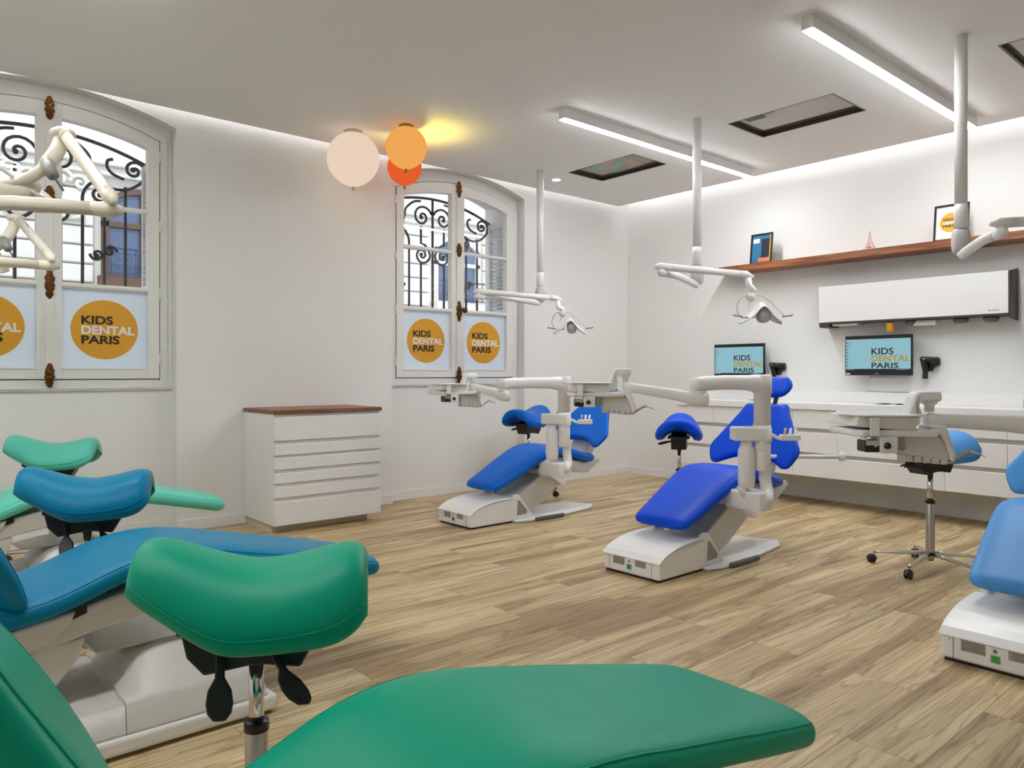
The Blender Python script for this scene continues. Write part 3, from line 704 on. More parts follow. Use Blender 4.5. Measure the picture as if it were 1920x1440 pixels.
# ------------------------------------------------------------------ instrument tray and arms (frame u right, v depth, w up)
def tray_unit(parent, pos, yaw, m_=plast):
    """pos: swivel cap centre on top (local to the chair); yaw: direction of the tray's right side"""
    ux = (math.cos(yaw), math.sin(yaw), 0); uy = (-math.sin(yaw), math.cos(yaw), 0)
    M = frame(pos, ux, uy, (0, 0, 1)); k = 1/3046
    U = lambda x: (x-1250)*k
    Wz = lambda y: -(y-75)*k
    pg = lambda pts: [(U(a), Wz(b)) for a, b in pts]
    t = MB(M); t.prism(pg([(235, 485), (265, 360), (970, 372), (990, 400), (930, 530), (800, 535), (450, 505)]), -.12, .14)
    tray = t.build('instrument_tray', m_, parent, bevel=.008, seg=3)
    MB(M).prism([(U(130), -.05), (U(300), -.15), (U(760), -.17), (U(985), -.15), (U(985), .16), (U(420), .2)], Wz(362), Wz(342), 'xy').build('tray_mat', m_, tray, bevel=.002)
    MB(M).prism([(U(230), -.10), (U(300), -.135), (U(1180), -.135), (U(1240), -.10), (U(1240), .12), (U(230), .12)], Wz(605), Wz(525), 'xy').build('tray_base', m_, tray, bevel=.008, seg=3)
    n = MB(M); n.prism(pg([(1065, 150), (1110, 82), (1400, 78), (1405, 205), (1195, 205), (1115, 235), (1165, 330), (1140, 470), (1085, 520), (935, 520), (928, 450), (965, 400), (1010, 290)]), -.036, .036)
    n.build('swivel_neck', m_, tray, bevel=.012, seg=3)
    MB(M).lathe((U(1300), 0, 0), [(.033, Wz(203)), (.03, Wz(215)), (.018, Wz(260)), (.018, Wz(330))], 24).build('swivel_joint', m_, tray)
    c = MB(M); c.box((U(360), -.155, Wz(590)), (U(468), -.149, Wz(375))); c.box((U(360), -.155, Wz(385)), (U(468), -.10, Wz(372))); c.build('strap', m_, tray, bevel=.003)
    b = MB(M); b.box((U(480), -.15, Wz(790)), (U(688), -.06, Wz(600))); b = b.build('control_box', m_, tray, bevel=.005)
    MB(M).lathe((U(560), -.15, Wz(700)), [(.0125, .0), (.0125, -.006), (.008, -.007), (.008, -.016), (.003, -.017)], 20, 'y').build('knob', black, tray)
    MB(M).box((U(315), -.145, Wz(780)), (U(485), -.07, Wz(640))).build('display_end', black, tray, bevel=.006)
    MB(M).prism(pg([(325, 640), (480, 640), (480, 690), (430, 720), (400, 695), (320, 700)]), -.1465, -.1445).build('display_cap', satin, tray)
    MB(M).box((U(322), -.13, Wz(640)), (U(360), -.10, Wz(575))).build('hanger', m_, tray)
    MB(M).box((U(688), -.13, Wz(760)), (U(812), -.04, Wz(603))).build('coupling', grey, tray, bevel=.006)
    h = MB(M); h.prism(pg([(815, 608), (1240, 600), (1290, 640), (1385, 860), (1370, 885), (1250, 890), (830, 815)]), -.10, -.05); h.build('holder_body', beige, tray, bevel=.004)
    h = MB(M); h.prism(pg([(1165, 480), (1350, 480), (1475, 860), (1460, 900), (1400, 915), (1370, 885), (1395, 860), (1285, 640), (1220, 560), (1165, 545)]), -.095, .0); h.build('holder_frame', m_, tray, bevel=.006)
    hb = MB(M); hb.tube([(U(a), -.105, Wz(b)) for a, b in catmull([(1190, 545), (1240, 550), (1310, 640), (1360, 760), (1390, 860), (1380, 890)], 4)], .009, 10); hb.build('guard_rail', m_, tray)
    for i in range(5):
        x = 850+i*104
        q = MB(M); q.box((U(x), -.106, Wz(905+i*8)), (U(x+84), -.03, Wz(820+i*10))); q.build('instrument_holder', beige, tray, bevel=.006)
    s = MB(M); s.tube([(U(a), -.09, Wz(b)) for a, b in [(1240, 925), (1400, 905), (1480, 850), (1560, 805), (1620, 775)]], [.004, .009, .008, .007, .008], 10)
    s.build('syringe', satin, tray)
    MB(M).tube([(U(1620), -.09, Wz(775)), (U(1700), -.09, Wz(800)), (U(1820), -.09, Wz(852))], [.006, .004, .0008], 8).build('nozzle', chrome, tray)
    return M
def support_arms(parent, col, J, T, zc, za, cap_z):
    """col, J, T: xy of column, elbow and tray swivel; zc top of the column; za underside arm height at tray"""
    c = Vector((col[0], col[1], 0)); j = Vector((J[0], J[1], 0)); t = Vector((T[0], T[1], 0))
    d = (j-c).normalized()
    up = MB()
    P = [(c+d*-.02, zc-.062, .058, .060), (c+d*.03, zc-.06, .054, .058), (c+(j-c)*.25, zc-.052, .048, .046), (c+(j-c)*.6, zc-.050, .048, .044), (c+(j-c)*.9, zc-.056, .050, .044), (c+(j-c)*1.0, zc-.06, .050, .043), (c+(j-c)*1.0+d*.035, zc-.062, .045, .040)]
    rs = []
    a = Vector((-d.y, d.x, 0))
    for p, z, hw, hh in P:
        rs.append([Vector((p.x, p.y, z)) + a*(math.copysign(abs(math.cos(q*PI/12))**.7, math.cos(q*PI/12))*hw) + Vector((0, 0, 1))*(math.copysign(abs(math.sin(q*PI/12))**.7, math.sin(q*PI/12))*hh) for q in range(24)])
    up.rings(rs); arm = up.build('support_arm', plast, parent)
    e = (t-j).normalized(); a2 = Vector((-e.y, e.x, 0)); lo = MB(); rs = []
    for f, z, hw, hh in ((-.14, zc-.150, .02, .025), (-.10, zc-.150, .04, .045), (.0, zc-.148, .050, .046), (.12, zc-.145, .042, .038), (.3, None, .034, .034), (.9, None, .028, .029), (1.0, None, .027, .028), (1.04, None, .02, .02)):
        p = j+(t-j)*f; zz = z if z else (zc-.145)*(1-f)+za*f
        rs.append([Vector((p.x, p.y, zz)) + a2*(math.copysign(abs(math.cos(q*PI/12))**.75, math.cos(q*PI/12))*hw) + Vector((0, 0, 1))*(math.copysign(abs(math.sin(q*PI/12))**.75, math.sin(q*PI/12))*hh) for q in range(24)])
    lo.rings(rs); l = lo.build('lower_arm', plast, arm)
    MB().lathe((J[0], J[1], 0), [(.046, zc-.10), (.048, zc-.108), (.044, zc-.13), (.03, zc-.15)], 28).build('elbow_joint', plast, arm)

# ------------------------------------------------------------------ dental chair with foot box (right row)
def chair_cushions(recl=0.0, foot=(-.61, .275), hx=0.0):
    """local x: toward the head, origin under the knee crest"""
    c, s_ = math.cos(recl), math.sin(recl)
    bx, bz = .40+hx, .52
    def B(u, v):  # u along the back, v normal
        ang = math.radians(58)-recl
        return (bx+u*math.cos(ang)-v*math.sin(ang)*0, bz+u*math.sin(ang))
    pts = lambda L: [(*B(u, 0), hw, ht) for u, hw, ht in L]
    h0 = B(.60, 0); h1 = B(.77, 0)
    return dict(
        seat_cushion=dict(path=[(foot[0], foot[1], .195, .038), (-.45, .345, .215, .042), (-.22, .455, .235, .045), (-.04, .53, .245, .045), (.12, .538, .24, .045), (.30, .50, .225, .045), (.46, .455, .205, .045), (.58, .45, .18, .04)], er=.07, rise=.0, p=4.2),
        backrest=dict(path=pts([(.005, .275, .034), (.06, .318, .036), (.16, .348, .036), (.26, .298, .036), (.37, .238, .036), (.47, .185, .035), (.53, .168, .034)]), er=.045, notch=.12, curl=.025, p=3.2),
        headrest=dict(path=[(h0[0]+.0, h0[1], .105, .03), (h0[0]*.5+h1[0]*.5+.01, (h0[1]+h1[1])/2, .135, .042), (h1[0]-.01, h1[1], .10, .03)], er=.05, curl=.02, p=2.4)), B
def label_plate(M, x0, x1, y0, y1, parent, lines, warn=False):
    m = mat('rating_plate', srgb(168, 158, 146), .4)
    p = MB(M); p.box((x0, y0, 0), (x1, y1, .0006)); o = p.build('label_plate', m, parent)
    q = MB(M); rnd = random.Random(lines)
    for i in range(lines):
        y = y1-(y1-y0)*(i+.75)/(lines+.6); x = x0+.004+(.012 if warn else 0)
        while x < x1-.006:
            w_ = rnd.uniform(.003, .010); q.box((x, y, .0006), (min(x+w_, x1-.004), y+.0022, .001)); x += w_+.0022
    q.build('print_lines', dgrey, o)
    if warn:
        t = MB(M); t.prism([(x0+.003, y1-.014), (x0+.013, y1-.014), (x0+.008, y1-.004)], .0007, .0012, 'xy'); t.build('warning_triangle', mat('warning_orange', srgb(225, 150, 30), .5), o)
def boxed_chair(x, y, m, lbl, recl, dx, hx, arm, tray, capz, colx, yaw, zc):
    r = root('dental_chair', lbl, 'dental chair', (x, y, 0), 0, 'dental chairs with blue upholstery')
    P, B = chair_cushions(recl, hx=hx); seatset(r, m, P, seam=False)
    # foot box
    fb = MB(); prof = [(-.86, .012)]+[(-.86, .105)]+[(-.83, .128), (-.78, .150), (-.70, .172), (-.62, .184), (-.55, .189), (-.42, .192), (-.42, .012)]
    fb.prism(prof, -.212, .212); box = fb.build('foot_box', plast, r, bevel=.012, seg=3)
    lid = MB(); lp = prof[1:8]
    lid.prism([(a-(.006 if i == 0 else 0), b+.002) for i, (a, b) in enumerate(lp)]+[(a, b+.008) for a, b in reversed(lp)], -.219, .219); lid.build('lid', plast, box, bevel=.003)
    MB().box((-.85, -.2, 0), (-.43, .2, .014)).build('rubber_skirt', black, box)
    M = frame((-.8606, 0, 0), (0, -1, 0), (0, 0, 1))
    for yy in (-.165, .155):
        q = MB(M); q.box((yy, .014, 0), (yy+.0022, .106, .0006)); q.build('panel_joint', dgrey, box)
    for yy in (-.178, .170):
        q = MB(M); q.lathe((yy, .095, 0), [(.0025, 0), (.0025, .0008)], 10); q.build('screw', dgrey, box)
    label_plate(M, -.135, -.045, .058, .102, box, 7); label_plate(M, .035, .115, .066, .102, box, 5, True)
    text('lettering', 'CE', M, -.128, -.114, .061, .069, dgrey, box, .0012, .01)
    sw = MB(M); sw.box((-.027, .04, 0), (.007, .07, .002)); s1 = sw.build('switch_surround', grey, box)
    sw = MB(M); sw.box((-.021, .043, .002), (.001, .067, .004)); sw.build('power_switch', mat('switch_green', srgb(20, 96, 46), .25, emit=srgb(20, 150, 60), strength=.25), s1)
    rg = MB(M); n_ = 20
    rg.rings([[( -.010+ra*math.cos(q*2*PI/n_), .087+ra*math.sin(q*2*PI/n_), z) for q in range(n_)] for ra, z in ((.008, .0003), (.008, .0009), (.0065, .0009), (.0065, .0003))], closed=True, caps=False); rg.build('mark', inkd, box)
    mk = MB(M); mk.prism([(-.014, .083), (-.006, .083), (-.006, .087), (-.010, .087), (-.010, .091), (-.014, .091)], .0003, .0009, 'xy'); mk.build('mark', inkd, box)
    # floor plate, bracket and lift arm
    bp = MB(); bp.prism([(-.42, -.235), (-.30, -.27), (-.05, -.27), (.13, -.245), (.50, -.19), (.62, -.10), (.52, .16), (.30, .18), (-.42, .2)], .002, .02, 'xy'); bp.build('floor_plate', plast, r, bevel=.006, seg=2)
    rs = MB(); rs.prism([(-.26, -.290), (-.24, -.262), (.06, -.262), (.09, -.272), (.06, -.293), (-.20, -.300)], .001, .03, 'xy'); rs.build('rubber_bumper', dgrey, r, bevel=.008)
    for sg, nm in ((-1, 'n'), (1, 'f')):
        y0, y1 = sorted((sg*.20, sg*.165))
        br = MB(); br.prism([(-.42, .02), (-.42, .215), (-.39, .225), (-.355, .215), (-.25, .09), (-.20, .03), (-.20, .02)], y0, y1); b_ = br.build('bracket', plast, r, bevel=.008)
        ho = MB(); ho.prism([(-.38, .05), (-.37, .17), (-.35, .17), (-.27, .08), (-.275, .055)], sg*.2015, sg*.199); ho.build('bracket_recess', grey, b_)
    la = MB(); la.prism([(-.40, .05), (-.40, .17), (-.33, .20), (.02, .40), (.10, .43), (.30, .43), (.31, .35), (.22, .29), (-.10, .10), (-.22, .05)], -.16, .12); la.build('lift_arm', beige, r, bevel=.012, seg=3)
    MB().tube([(-.56, .10, .18), (-.42, .10, .17), (-.36, .10, .17)], .016, 12).build('hydraulic_line', beige, r)
    sf = MB(); sf.prism([(-.02, .385), (-.10, .47), (.10, .495), (.46, .415), (.62, .45), (.66, .42), (.52, .34), (.5, .32), (.05, .36)], -.17, .17); sf.build('seat_frame', beige, r, bevel=.015, seg=3)
    bo = MB(); bo.prism([(-.12, .36), (-.14, .40), (.0, .47), (.34, .43), (.36, .37)], -.19, .15); bo.build('seat_box', beige, r, bevel=.008)
    sb = MB(); sb.prism([(.0, .36), (.0, .335), (.16, .24), (.19, .26), (.19, .36)], -.20, -.12); sb.build('seat_bracket', plast, r, bevel=.006)
    bf = MB(); a0, a1 = B(.0, 0), B(.45, 0)
    bf.prism([(a0[0]+.03, a0[1]-.06), (a0[0]+.12, a0[1]-.08), (a1[0]+.09, a1[1]-.05), (a1[0]+.045, a1[1]-.01)], -.12, .12); bf.build('back_shell', beige, r, bevel=.015)
    MB().tube([(*[a1[0]+.05], 0, a1[1]-.05), (B(.66, 0)[0]+.05, 0, B(.66, 0)[1]-.01)], .016, 10).build('headrest_stem', dgrey, r)
    # instrument column on the near side
    cx, cy = colx
    blk = MB(); blk.box((cx-.10, cy-.05, .355), (cx+.05, cy+.2, .475)); blk.build('column_block', plast, r, bevel=.015, seg=3)
    cd_ = MB(); P_ = catmull([(cx-.035, cy-.055, .425), (cx-.01, cy-.045, .43), (cx+.03, cy-.02, .47), (cx+.038, cy, .54), (cx+.038, cy, .62)], 6)
    cd_.tube(P_, [.034]*6+[.036]*(len(P_)-6), 18); cd_.build('pipe_elbow', plast, r)
    MB().lathe((cx+.005, cy, 0), [(.049, .60), (.05, .603), (.05, .77), (.049, .775)], 28).build('lower_column', plast, r)
    MB().lathe((cx+.005, cy, 0), [(.056, .775), (.057, .78), (.057, .86), (.053, .865), (.053, .88)], 28).build('collar', plast, r)
    MB().lathe((cx+.005, cy, 0), [(.051, .872), (.051, zc-.122), (.057, zc-.118), (.058, zc-.012), (.05, zc-.002)], 28).build('column', plast, r)
    # water bottle box to the image-left of the column
    d = Vector((-.757, .653, 0)); d2 = Vector((.653, .757, 0)); Mb = frame((cx, cy, 0), d, (-.653, -.757, 0), (0, 0, 1))
    wb = MB(Mb); wb.box((-.02, -.06, .785), (.185, .055, .87)); wb.box((-.02, -.04, .72), (.03, .05, .80)); w_ = wb.build('bottle_housing', plast, r, bevel=.012, seg=3)
    bt = MB(Mb); bt.lathe((.095, 0, 0), [(.034, .49), (.047, .50), (.052, .53), (.052, .705), (.049, .73), (.038, .75), (.034, .80)], 28); bt.build('bottle', plast, r)
    MB(Mb).lathe((.05, -.01, 0), [(.010, .868), (.010, .876), (.004, .877), (.003, .892)], 12).build('toggle', chrome, w_)
    MB(Mb).tube([(.13, .01, .50), (.11, .0, .47), (.09, 0, .43)], [.03, .03, .028], 14).build('bottle_base', plast, r)
    # assistant holder right of the column
    ah = MB(Mb); ah.tube([(-.04, 0, .83), (-.10, -.02, .80), (-.13, -.02, .79)], [.014, .012, .012], 10); ah.box((-.235, -.04, .785), (-.12, .02, .82)); a_ = ah.build('suction_holder', plast, r, bevel=.006)
    for i in range(3):
        q = MB(Mb); q.tube([(-.14-i*.032, -.01, .78), (-.15-i*.032, -.005, .86)], [.011, .008], 10); q.build('suction_handle', satin if i == 0 else plast, a_)
    support_arms(r, (cx+.005, cy), arm, tray, zc, capz-.115, capz)
    tray_unit(r, (tray[0]-.012, tray[1]+.01, capz), yaw)
    return r
blue1 = vinyl('vinyl_azure', (0, 100, 205)); blue2 = vinyl('vinyl_royal', (0, 74, 214)); blue3 = vinyl('vinyl_light_blue', (82, 154, 222))
# local positions: world minus root
boxed_chair(4.28, 2.895, blue2, 'royal blue dental chair in the middle of the floor, reclined toward the drawers', 0.0, 0, 0.0, (3.788-4.28, 2.676-2.895), (3.53-4.28, 3.03-2.895), 1.233, (-.085, -.395), -math.radians(40.8), 1.195)
boxed_chair(4.36, 4.757, blue1, 'azure dental chair farthest away, beside the window under the shelf lamp', .18, 0, 0.05, (3.80-4.36, 4.51-4.757), (3.80-4.36, 4.91-4.757), 1.204, (-.035, -.387), math.radians(-10), 1.175)
c3 = boxed_chair(4.28, .996, blue3, 'light blue dental chair cut off by the right edge of the photo', 0.0, 0, 0.0, (3.52-4.28, .88-.996), (3.22-4.28, 1.18-.996), 1.13, (-.085, -.395), -math.radians(40.8), 1.14)
# suction arm reaching out behind the royal blue backrest
def side_handle(c, x, y, z, L):
    q = MB(); d = Vector((.757, -.653, 0)); p = Vector((x, y, z))
    q.tube([p-d*.35, p, p+d*L], .015, 12); o = q.build('suction_arm', plast, c)
    MB().lathe((p.x+d.x*(L+.01), p.y+d.y*(L+.01), z), [(.012, -.03), (.024, -.024), (.024, .024), (.012, .03)], 16).build('joint', plast, o)
side_handle(bpy.data.objects['dental_chair'], .62, -.36, .63, .19)

# ------------------------------------------------------------------ low dental chairs (left row)
def low_chair(x, y, m, lbl, bdx=0.0):
    r = root('dental_chair', lbl, 'dental chair', (x, y, 0), PI, 'dental chairs with green upholstery')
    P, B = chair_cushions(0.0)
    P['seat_cushion']['path'] = [(-.735, .398, .222, .045), (-.55, .443, .238, .045), (-.34, .492, .245, .045), (-.19, .526, .25, .045), (-.05, .557, .25, .045), (.08, .572, .25, .045), (.22, .556, .25, .045), (.43, .482, .25, .045), (.60, .455, .245, .045), (.80, .44, .23, .04)]
    P['seat_cushion']['er'] = .06; P['seat_cushion']['n'] = 52; P['seat_cushion']['p'] = 4.5
    P['backrest']['path'] = [(.54, .47, .24, .04), (.57, .56, .30, .045), (.62, .67, .335, .045), (.69, .79, .30, .045), (.75, .89, .22, .04), (.80, .98, .16, .038)]
    P['backrest']['path'] = [(a+bdx, b, c, d) for a, b, c, d in P['backrest']['path']]
    P['backrest']['notch'] = .02
    P['headrest']['path'] = [(.80, 1.01, .10, .03), (.86, 1.08, .13, .04), (.90, 1.15, .10, .03)]
    seatset(r, m, P)
    und = MB(); und.prism([(.34, .475), (.40, .455), (.75, .40), (.75, .37), (.40, .42), (.34, .44)], -.21, .21); und.build('cushion_board', black, r)
    f = MB(); f.prism([(-.02, .50), (.10, .505), (.38, .45), (.60, .41), (.62, .33), (.46, .335), (.32, .37), (.12, .40), (.03, .44)], -.2, .2); fr = f.build('seat_frame', beige, r, bevel=.012, seg=3)
    q = MB(); q.prism([(.37, .455), (.60, .415), (.60, .35), (.52, .35), (.44, .37), (.385, .42)], -.222, .222); q.build('side_cover', beige, fr, bevel=.012, seg=3)
    q = MB(); q.prism([(.34, .36), (.62, .335), (.64, .20), (.44, .2), (.36, .30)], -.205, .205); q.build('lift_cover', beige, r, bevel=.014, seg=3)
    b = MB(); b.box((-.23, -.26, .012), (.95, .34, .068)); b.build('base_skirt', plast, r, bevel=.014, seg=3)
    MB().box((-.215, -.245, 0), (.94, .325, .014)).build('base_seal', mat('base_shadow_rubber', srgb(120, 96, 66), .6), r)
    # moulded base: side profile lofted with sloping flanks
    rs = []
    prof = [(-.20, .07, .10), (-.19, .14, .13), (-.13, .18, .235), (-.05, .20, .27), (.05, .20, .285), (.13, .20, .28), (.19, .20, .255), (.25, .21, .175), (.32, .22, .155), (.92, .22, .155)]
    for xx, hw, h in catmull(prof, 5):
        rs.append([(xx, -.25, .066), (xx, -.245, .075), (xx, -.24, .155 if h > .15 else h*.9), (xx, -.23, .168 if h > .165 else h*.95), (xx, -hw, h-.01), (xx, -hw+.02, h), (xx, hw-.02, h), (xx, hw, h-.01), (xx, .30, .168 if h > .165 else h*.95), (xx, .315, .155 if h > .15 else h*.9), (xx, .325, .075), (xx, .33, .066)])
    MB().rings(rs, smooth=True).build('base_body', beige, r)
    MB().prism([(-.02, -.15), (.16, -.17), (.32, -.04), (.30, .15), (-.02, .15)], .283, .289, 'xy').build('step_plate', satin, r)
    MB().box((-.045, -.17, .272), (-.03, .17, .288)).build('plate_edge', dgrey, r)
    ft = MB(); ft.lathe((-.23, .25, 0), [(.03, 0), (.034, .01), (.034, .03), (.02, .04)], 20); ft.build('levelling_foot', plast, r)
    return r
green = vinyl('vinyl_emerald', (0, 156, 124)); teal = vinyl('vinyl_teal', (0, 124, 164)); mint = vinyl('vinyl_mint', (100, 204, 182))
low_chair(.87, 2.89, teal, 'teal blue dental chair, second from the camera in the left row')
low_chair(.87, 1.03, green, 'emerald green dental chair filling the foreground, nearest the camera', .06)
low_chair(.91, 4.76, mint, 'pale mint dental chair at the far left under the nearer window')

# ------------------------------------------------------------------ saddle stools
def saddle_stool(x, y, rz, m, lbl, top, group, scale=1.0, legrot=0.3, side=False):
    r = root('saddle_stool', lbl, 'stool', (x, y, 0), rz, group)
    L, t = .245*scale, .088
    mb = MB(); sm1 = []; rs = []
    nu, nv = 36, 22
    def sec(u):
        s = (u+1)/2                                    # 0 horn end, 1 wide end
        k = min(1, max(0, (s-.04)/.42)); k = k*k*(3-2*k)
        Wd = .15+.05*k; D = .135+.062*k
        zt = -.085*(1-abs(u)**1.8) + (-.015 if u > 0 else .018)*abs(u); D = D+zt*.75
        return Wd*scale, D*scale, zt
    for i in range(nu+1):
        u = -math.cos(PI*i/nu); e = max(1-abs(u)**5, 0)**.5; e = max(e, .03)
        Wd, D, zt = sec(u); x_ = L*u; ph = math.radians(92)*(1-.10*(1-e)-.24*abs(u)**7)
        zt -= (1-e)*.035
        outer, inner = [], []
        for j in range(nv+1):
            a = -ph+2*ph*j/nv
            edge = abs(j/nv*2-1); tt = t*(.35+.65*max(1-edge**6, 0)**.5)*e
            y_ = (Wd-t*.5)*math.copysign(abs(math.sin(a))**.82, a); z_ = zt-t*.5-(D-t*.3)*(1-math.cos(a))
            nx, nz = math.sin(a), math.cos(a)
            outer.append((x_, y_+nx*tt*.5, z_+nz*tt*.5)); inner.append((x_, y_-nx*tt*.5, z_-nz*tt*.5))
        rs.append(outer+inner[::-1])
    mb.m = Matrix.Translation((0, 0, top))
    mb.rings(rs); seat = mb.build('seat', m, r, sub=1)
    for sj in (0, nv):
        st = MB(Matrix.Translation((0, 0, top)))
        j = 2 if sj == 0 else nv-2
        pts = [Vector(rs[i][j]) + Vector((0, (-.0012 if sj == 0 else .0012), 0)) for i in range(3, nu-2)]
        st.tube(pts, .0014, 5); st.build('seam', m, seat)
    zm = top-.262
    mc = MB(); mc.prism([(-.155, zm+.08), (-.135, zm-.01), (-.10, zm-.05), (-.01, zm-.035), (.03, zm-.035), (.10, zm-.045), (.135, zm+.02), (.135, zm+.06), (.0, zm+.10)], -.06, .06)
    mech = mc.build('tilt_mechanism', black, r, bevel=.006)
    bx = MB(); bx.box((-.15, -.085, zm+.045), (.15, .085, zm+.065)); bx.build('seat_plate', black, mech, bevel=.006)
    for (a, b) in ((-.065, .2), (.045, 1.7)):
        o_ = Vector((a, -.065, zm-.01)); dn = Vector((.35*b, -.45, -.82)).normalized(); lv = MB(frame(o_, (1, 0, 0), dn))
        if side:      # paddles swung out sideways
            an = math.radians(139.2)-rz+(.18 if a > 0 else -.12); dn = Vector((math.cos(an), math.sin(an), -.22)).normalized()
            lv = MB(frame(Vector((dn.x*.05, dn.y*.05, zm+.02)), Vector((-math.sin(an), math.cos(an), .25)), dn))
        lv.prism([(-.009, -.01), (.009, -.01), (.010, .04), (.024, .065), (.0275, .09), (.024, .11), (.012, .125), (-.012, .125), (-.024, .11), (-.0275, .09), (-.024, .065), (-.010, .04)], -.006, .006, 'xy')
        lv.build('lever', black, mech, bevel=.004)
    MB().lathe((0, 0, 0), [(.0165, .36), (.0165, zm-.03)], 20).build('gas_spring', chrome, r)
    MB().lathe((0, 0, 0), [(.027, .425), (.0275, .42), (.0275, .405)], 20).build('collar', black, r)
    MB().lathe((0, 0, 0), [(.018, .055), (.024, .07), (.025, .10), (.0255, .405), (.024, .408)], 22).build('outer_tube', satin, r)
    for i in range(5):
        a = legrot+i*2*PI/5; c, s = math.cos(a), math.sin(a)
        lg = MB(); lg.tube([(.012*c, .012*s, .10), (.10*c, .10*s, .092), (.28*c, .28*s, .075), (.315*c, .315*s, .07)], [.020, .017, .013, .012], 12, flat=.75)
        leg = lg.build('leg', chrome, r)
        ca = MB(); hx, hy = .31*c, .31*s
        px, py = -s, c
        for k in (-1, 1):
            M = frame((hx+.012*c, hy+.012*s, .0275), (px, py, 0), (0, 0, 1)); w_ = MB(M)
            w_.lathe((0, 0, 0), [(.006, 0), (.0, 0)], 6) if False else None
            ww = MB(frame((hx+.014*c+px*.012*k, hy+.014*s+py*.012*k, .0272), (c, s, 0), (0, 0, 1)))
            ww.lathe((0, 0, 0), [(.018, -.008), (.026, -.006), (.027, 0), (.026, .006), (.018, .008)], 22); ww.build('wheel', black, leg)
        hd = MB(frame((hx+.014*c, hy+.014*s, .0272), (c, s, 0), (0, 0, 1)))
        hd.prism([(.031*math.cos(q*PI/9), .031*math.sin(q*PI/9)) for q in range(10)], -.004, .004, 'xy'); hd.build('caster_hood', dgrey, leg)
    return r
saddle_stool(.66, 1.64, -math.radians(30), green, 'emerald green saddle stool between the green and teal chairs, nearest the camera', .865, 'green saddle stools', 1.0, .5)
saddle_stool(.70, 3.53, -math.radians(20), teal, 'teal blue saddle stool behind the teal chair', .845, 'green saddle stools', 1.0, .3)
saddle_stool(.88, 5.39, -math.radians(24), mint, 'pale mint saddle stool at the far left under the nearer window', .85, 'green saddle stools', 1.0, .2)
saddle_stool(5.00, 3.72, math.radians(214), blue2, 'royal blue saddle stool behind the royal blue chair', .895, 'blue saddle stools', .98, .3, True)
saddle_stool(5.00, 5.55, math.radians(194), blue1, 'azure saddle stool between the far chair and the window wall', .905, 'blue saddle stools', 1.0, .3, True)
saddle_stool(4.93, 1.80, math.radians(-20), blue3, 'light blue saddle stool hidden partly behind the instrument tray at right', .90, 'blue saddle stools', 1.0, 2.234, True)

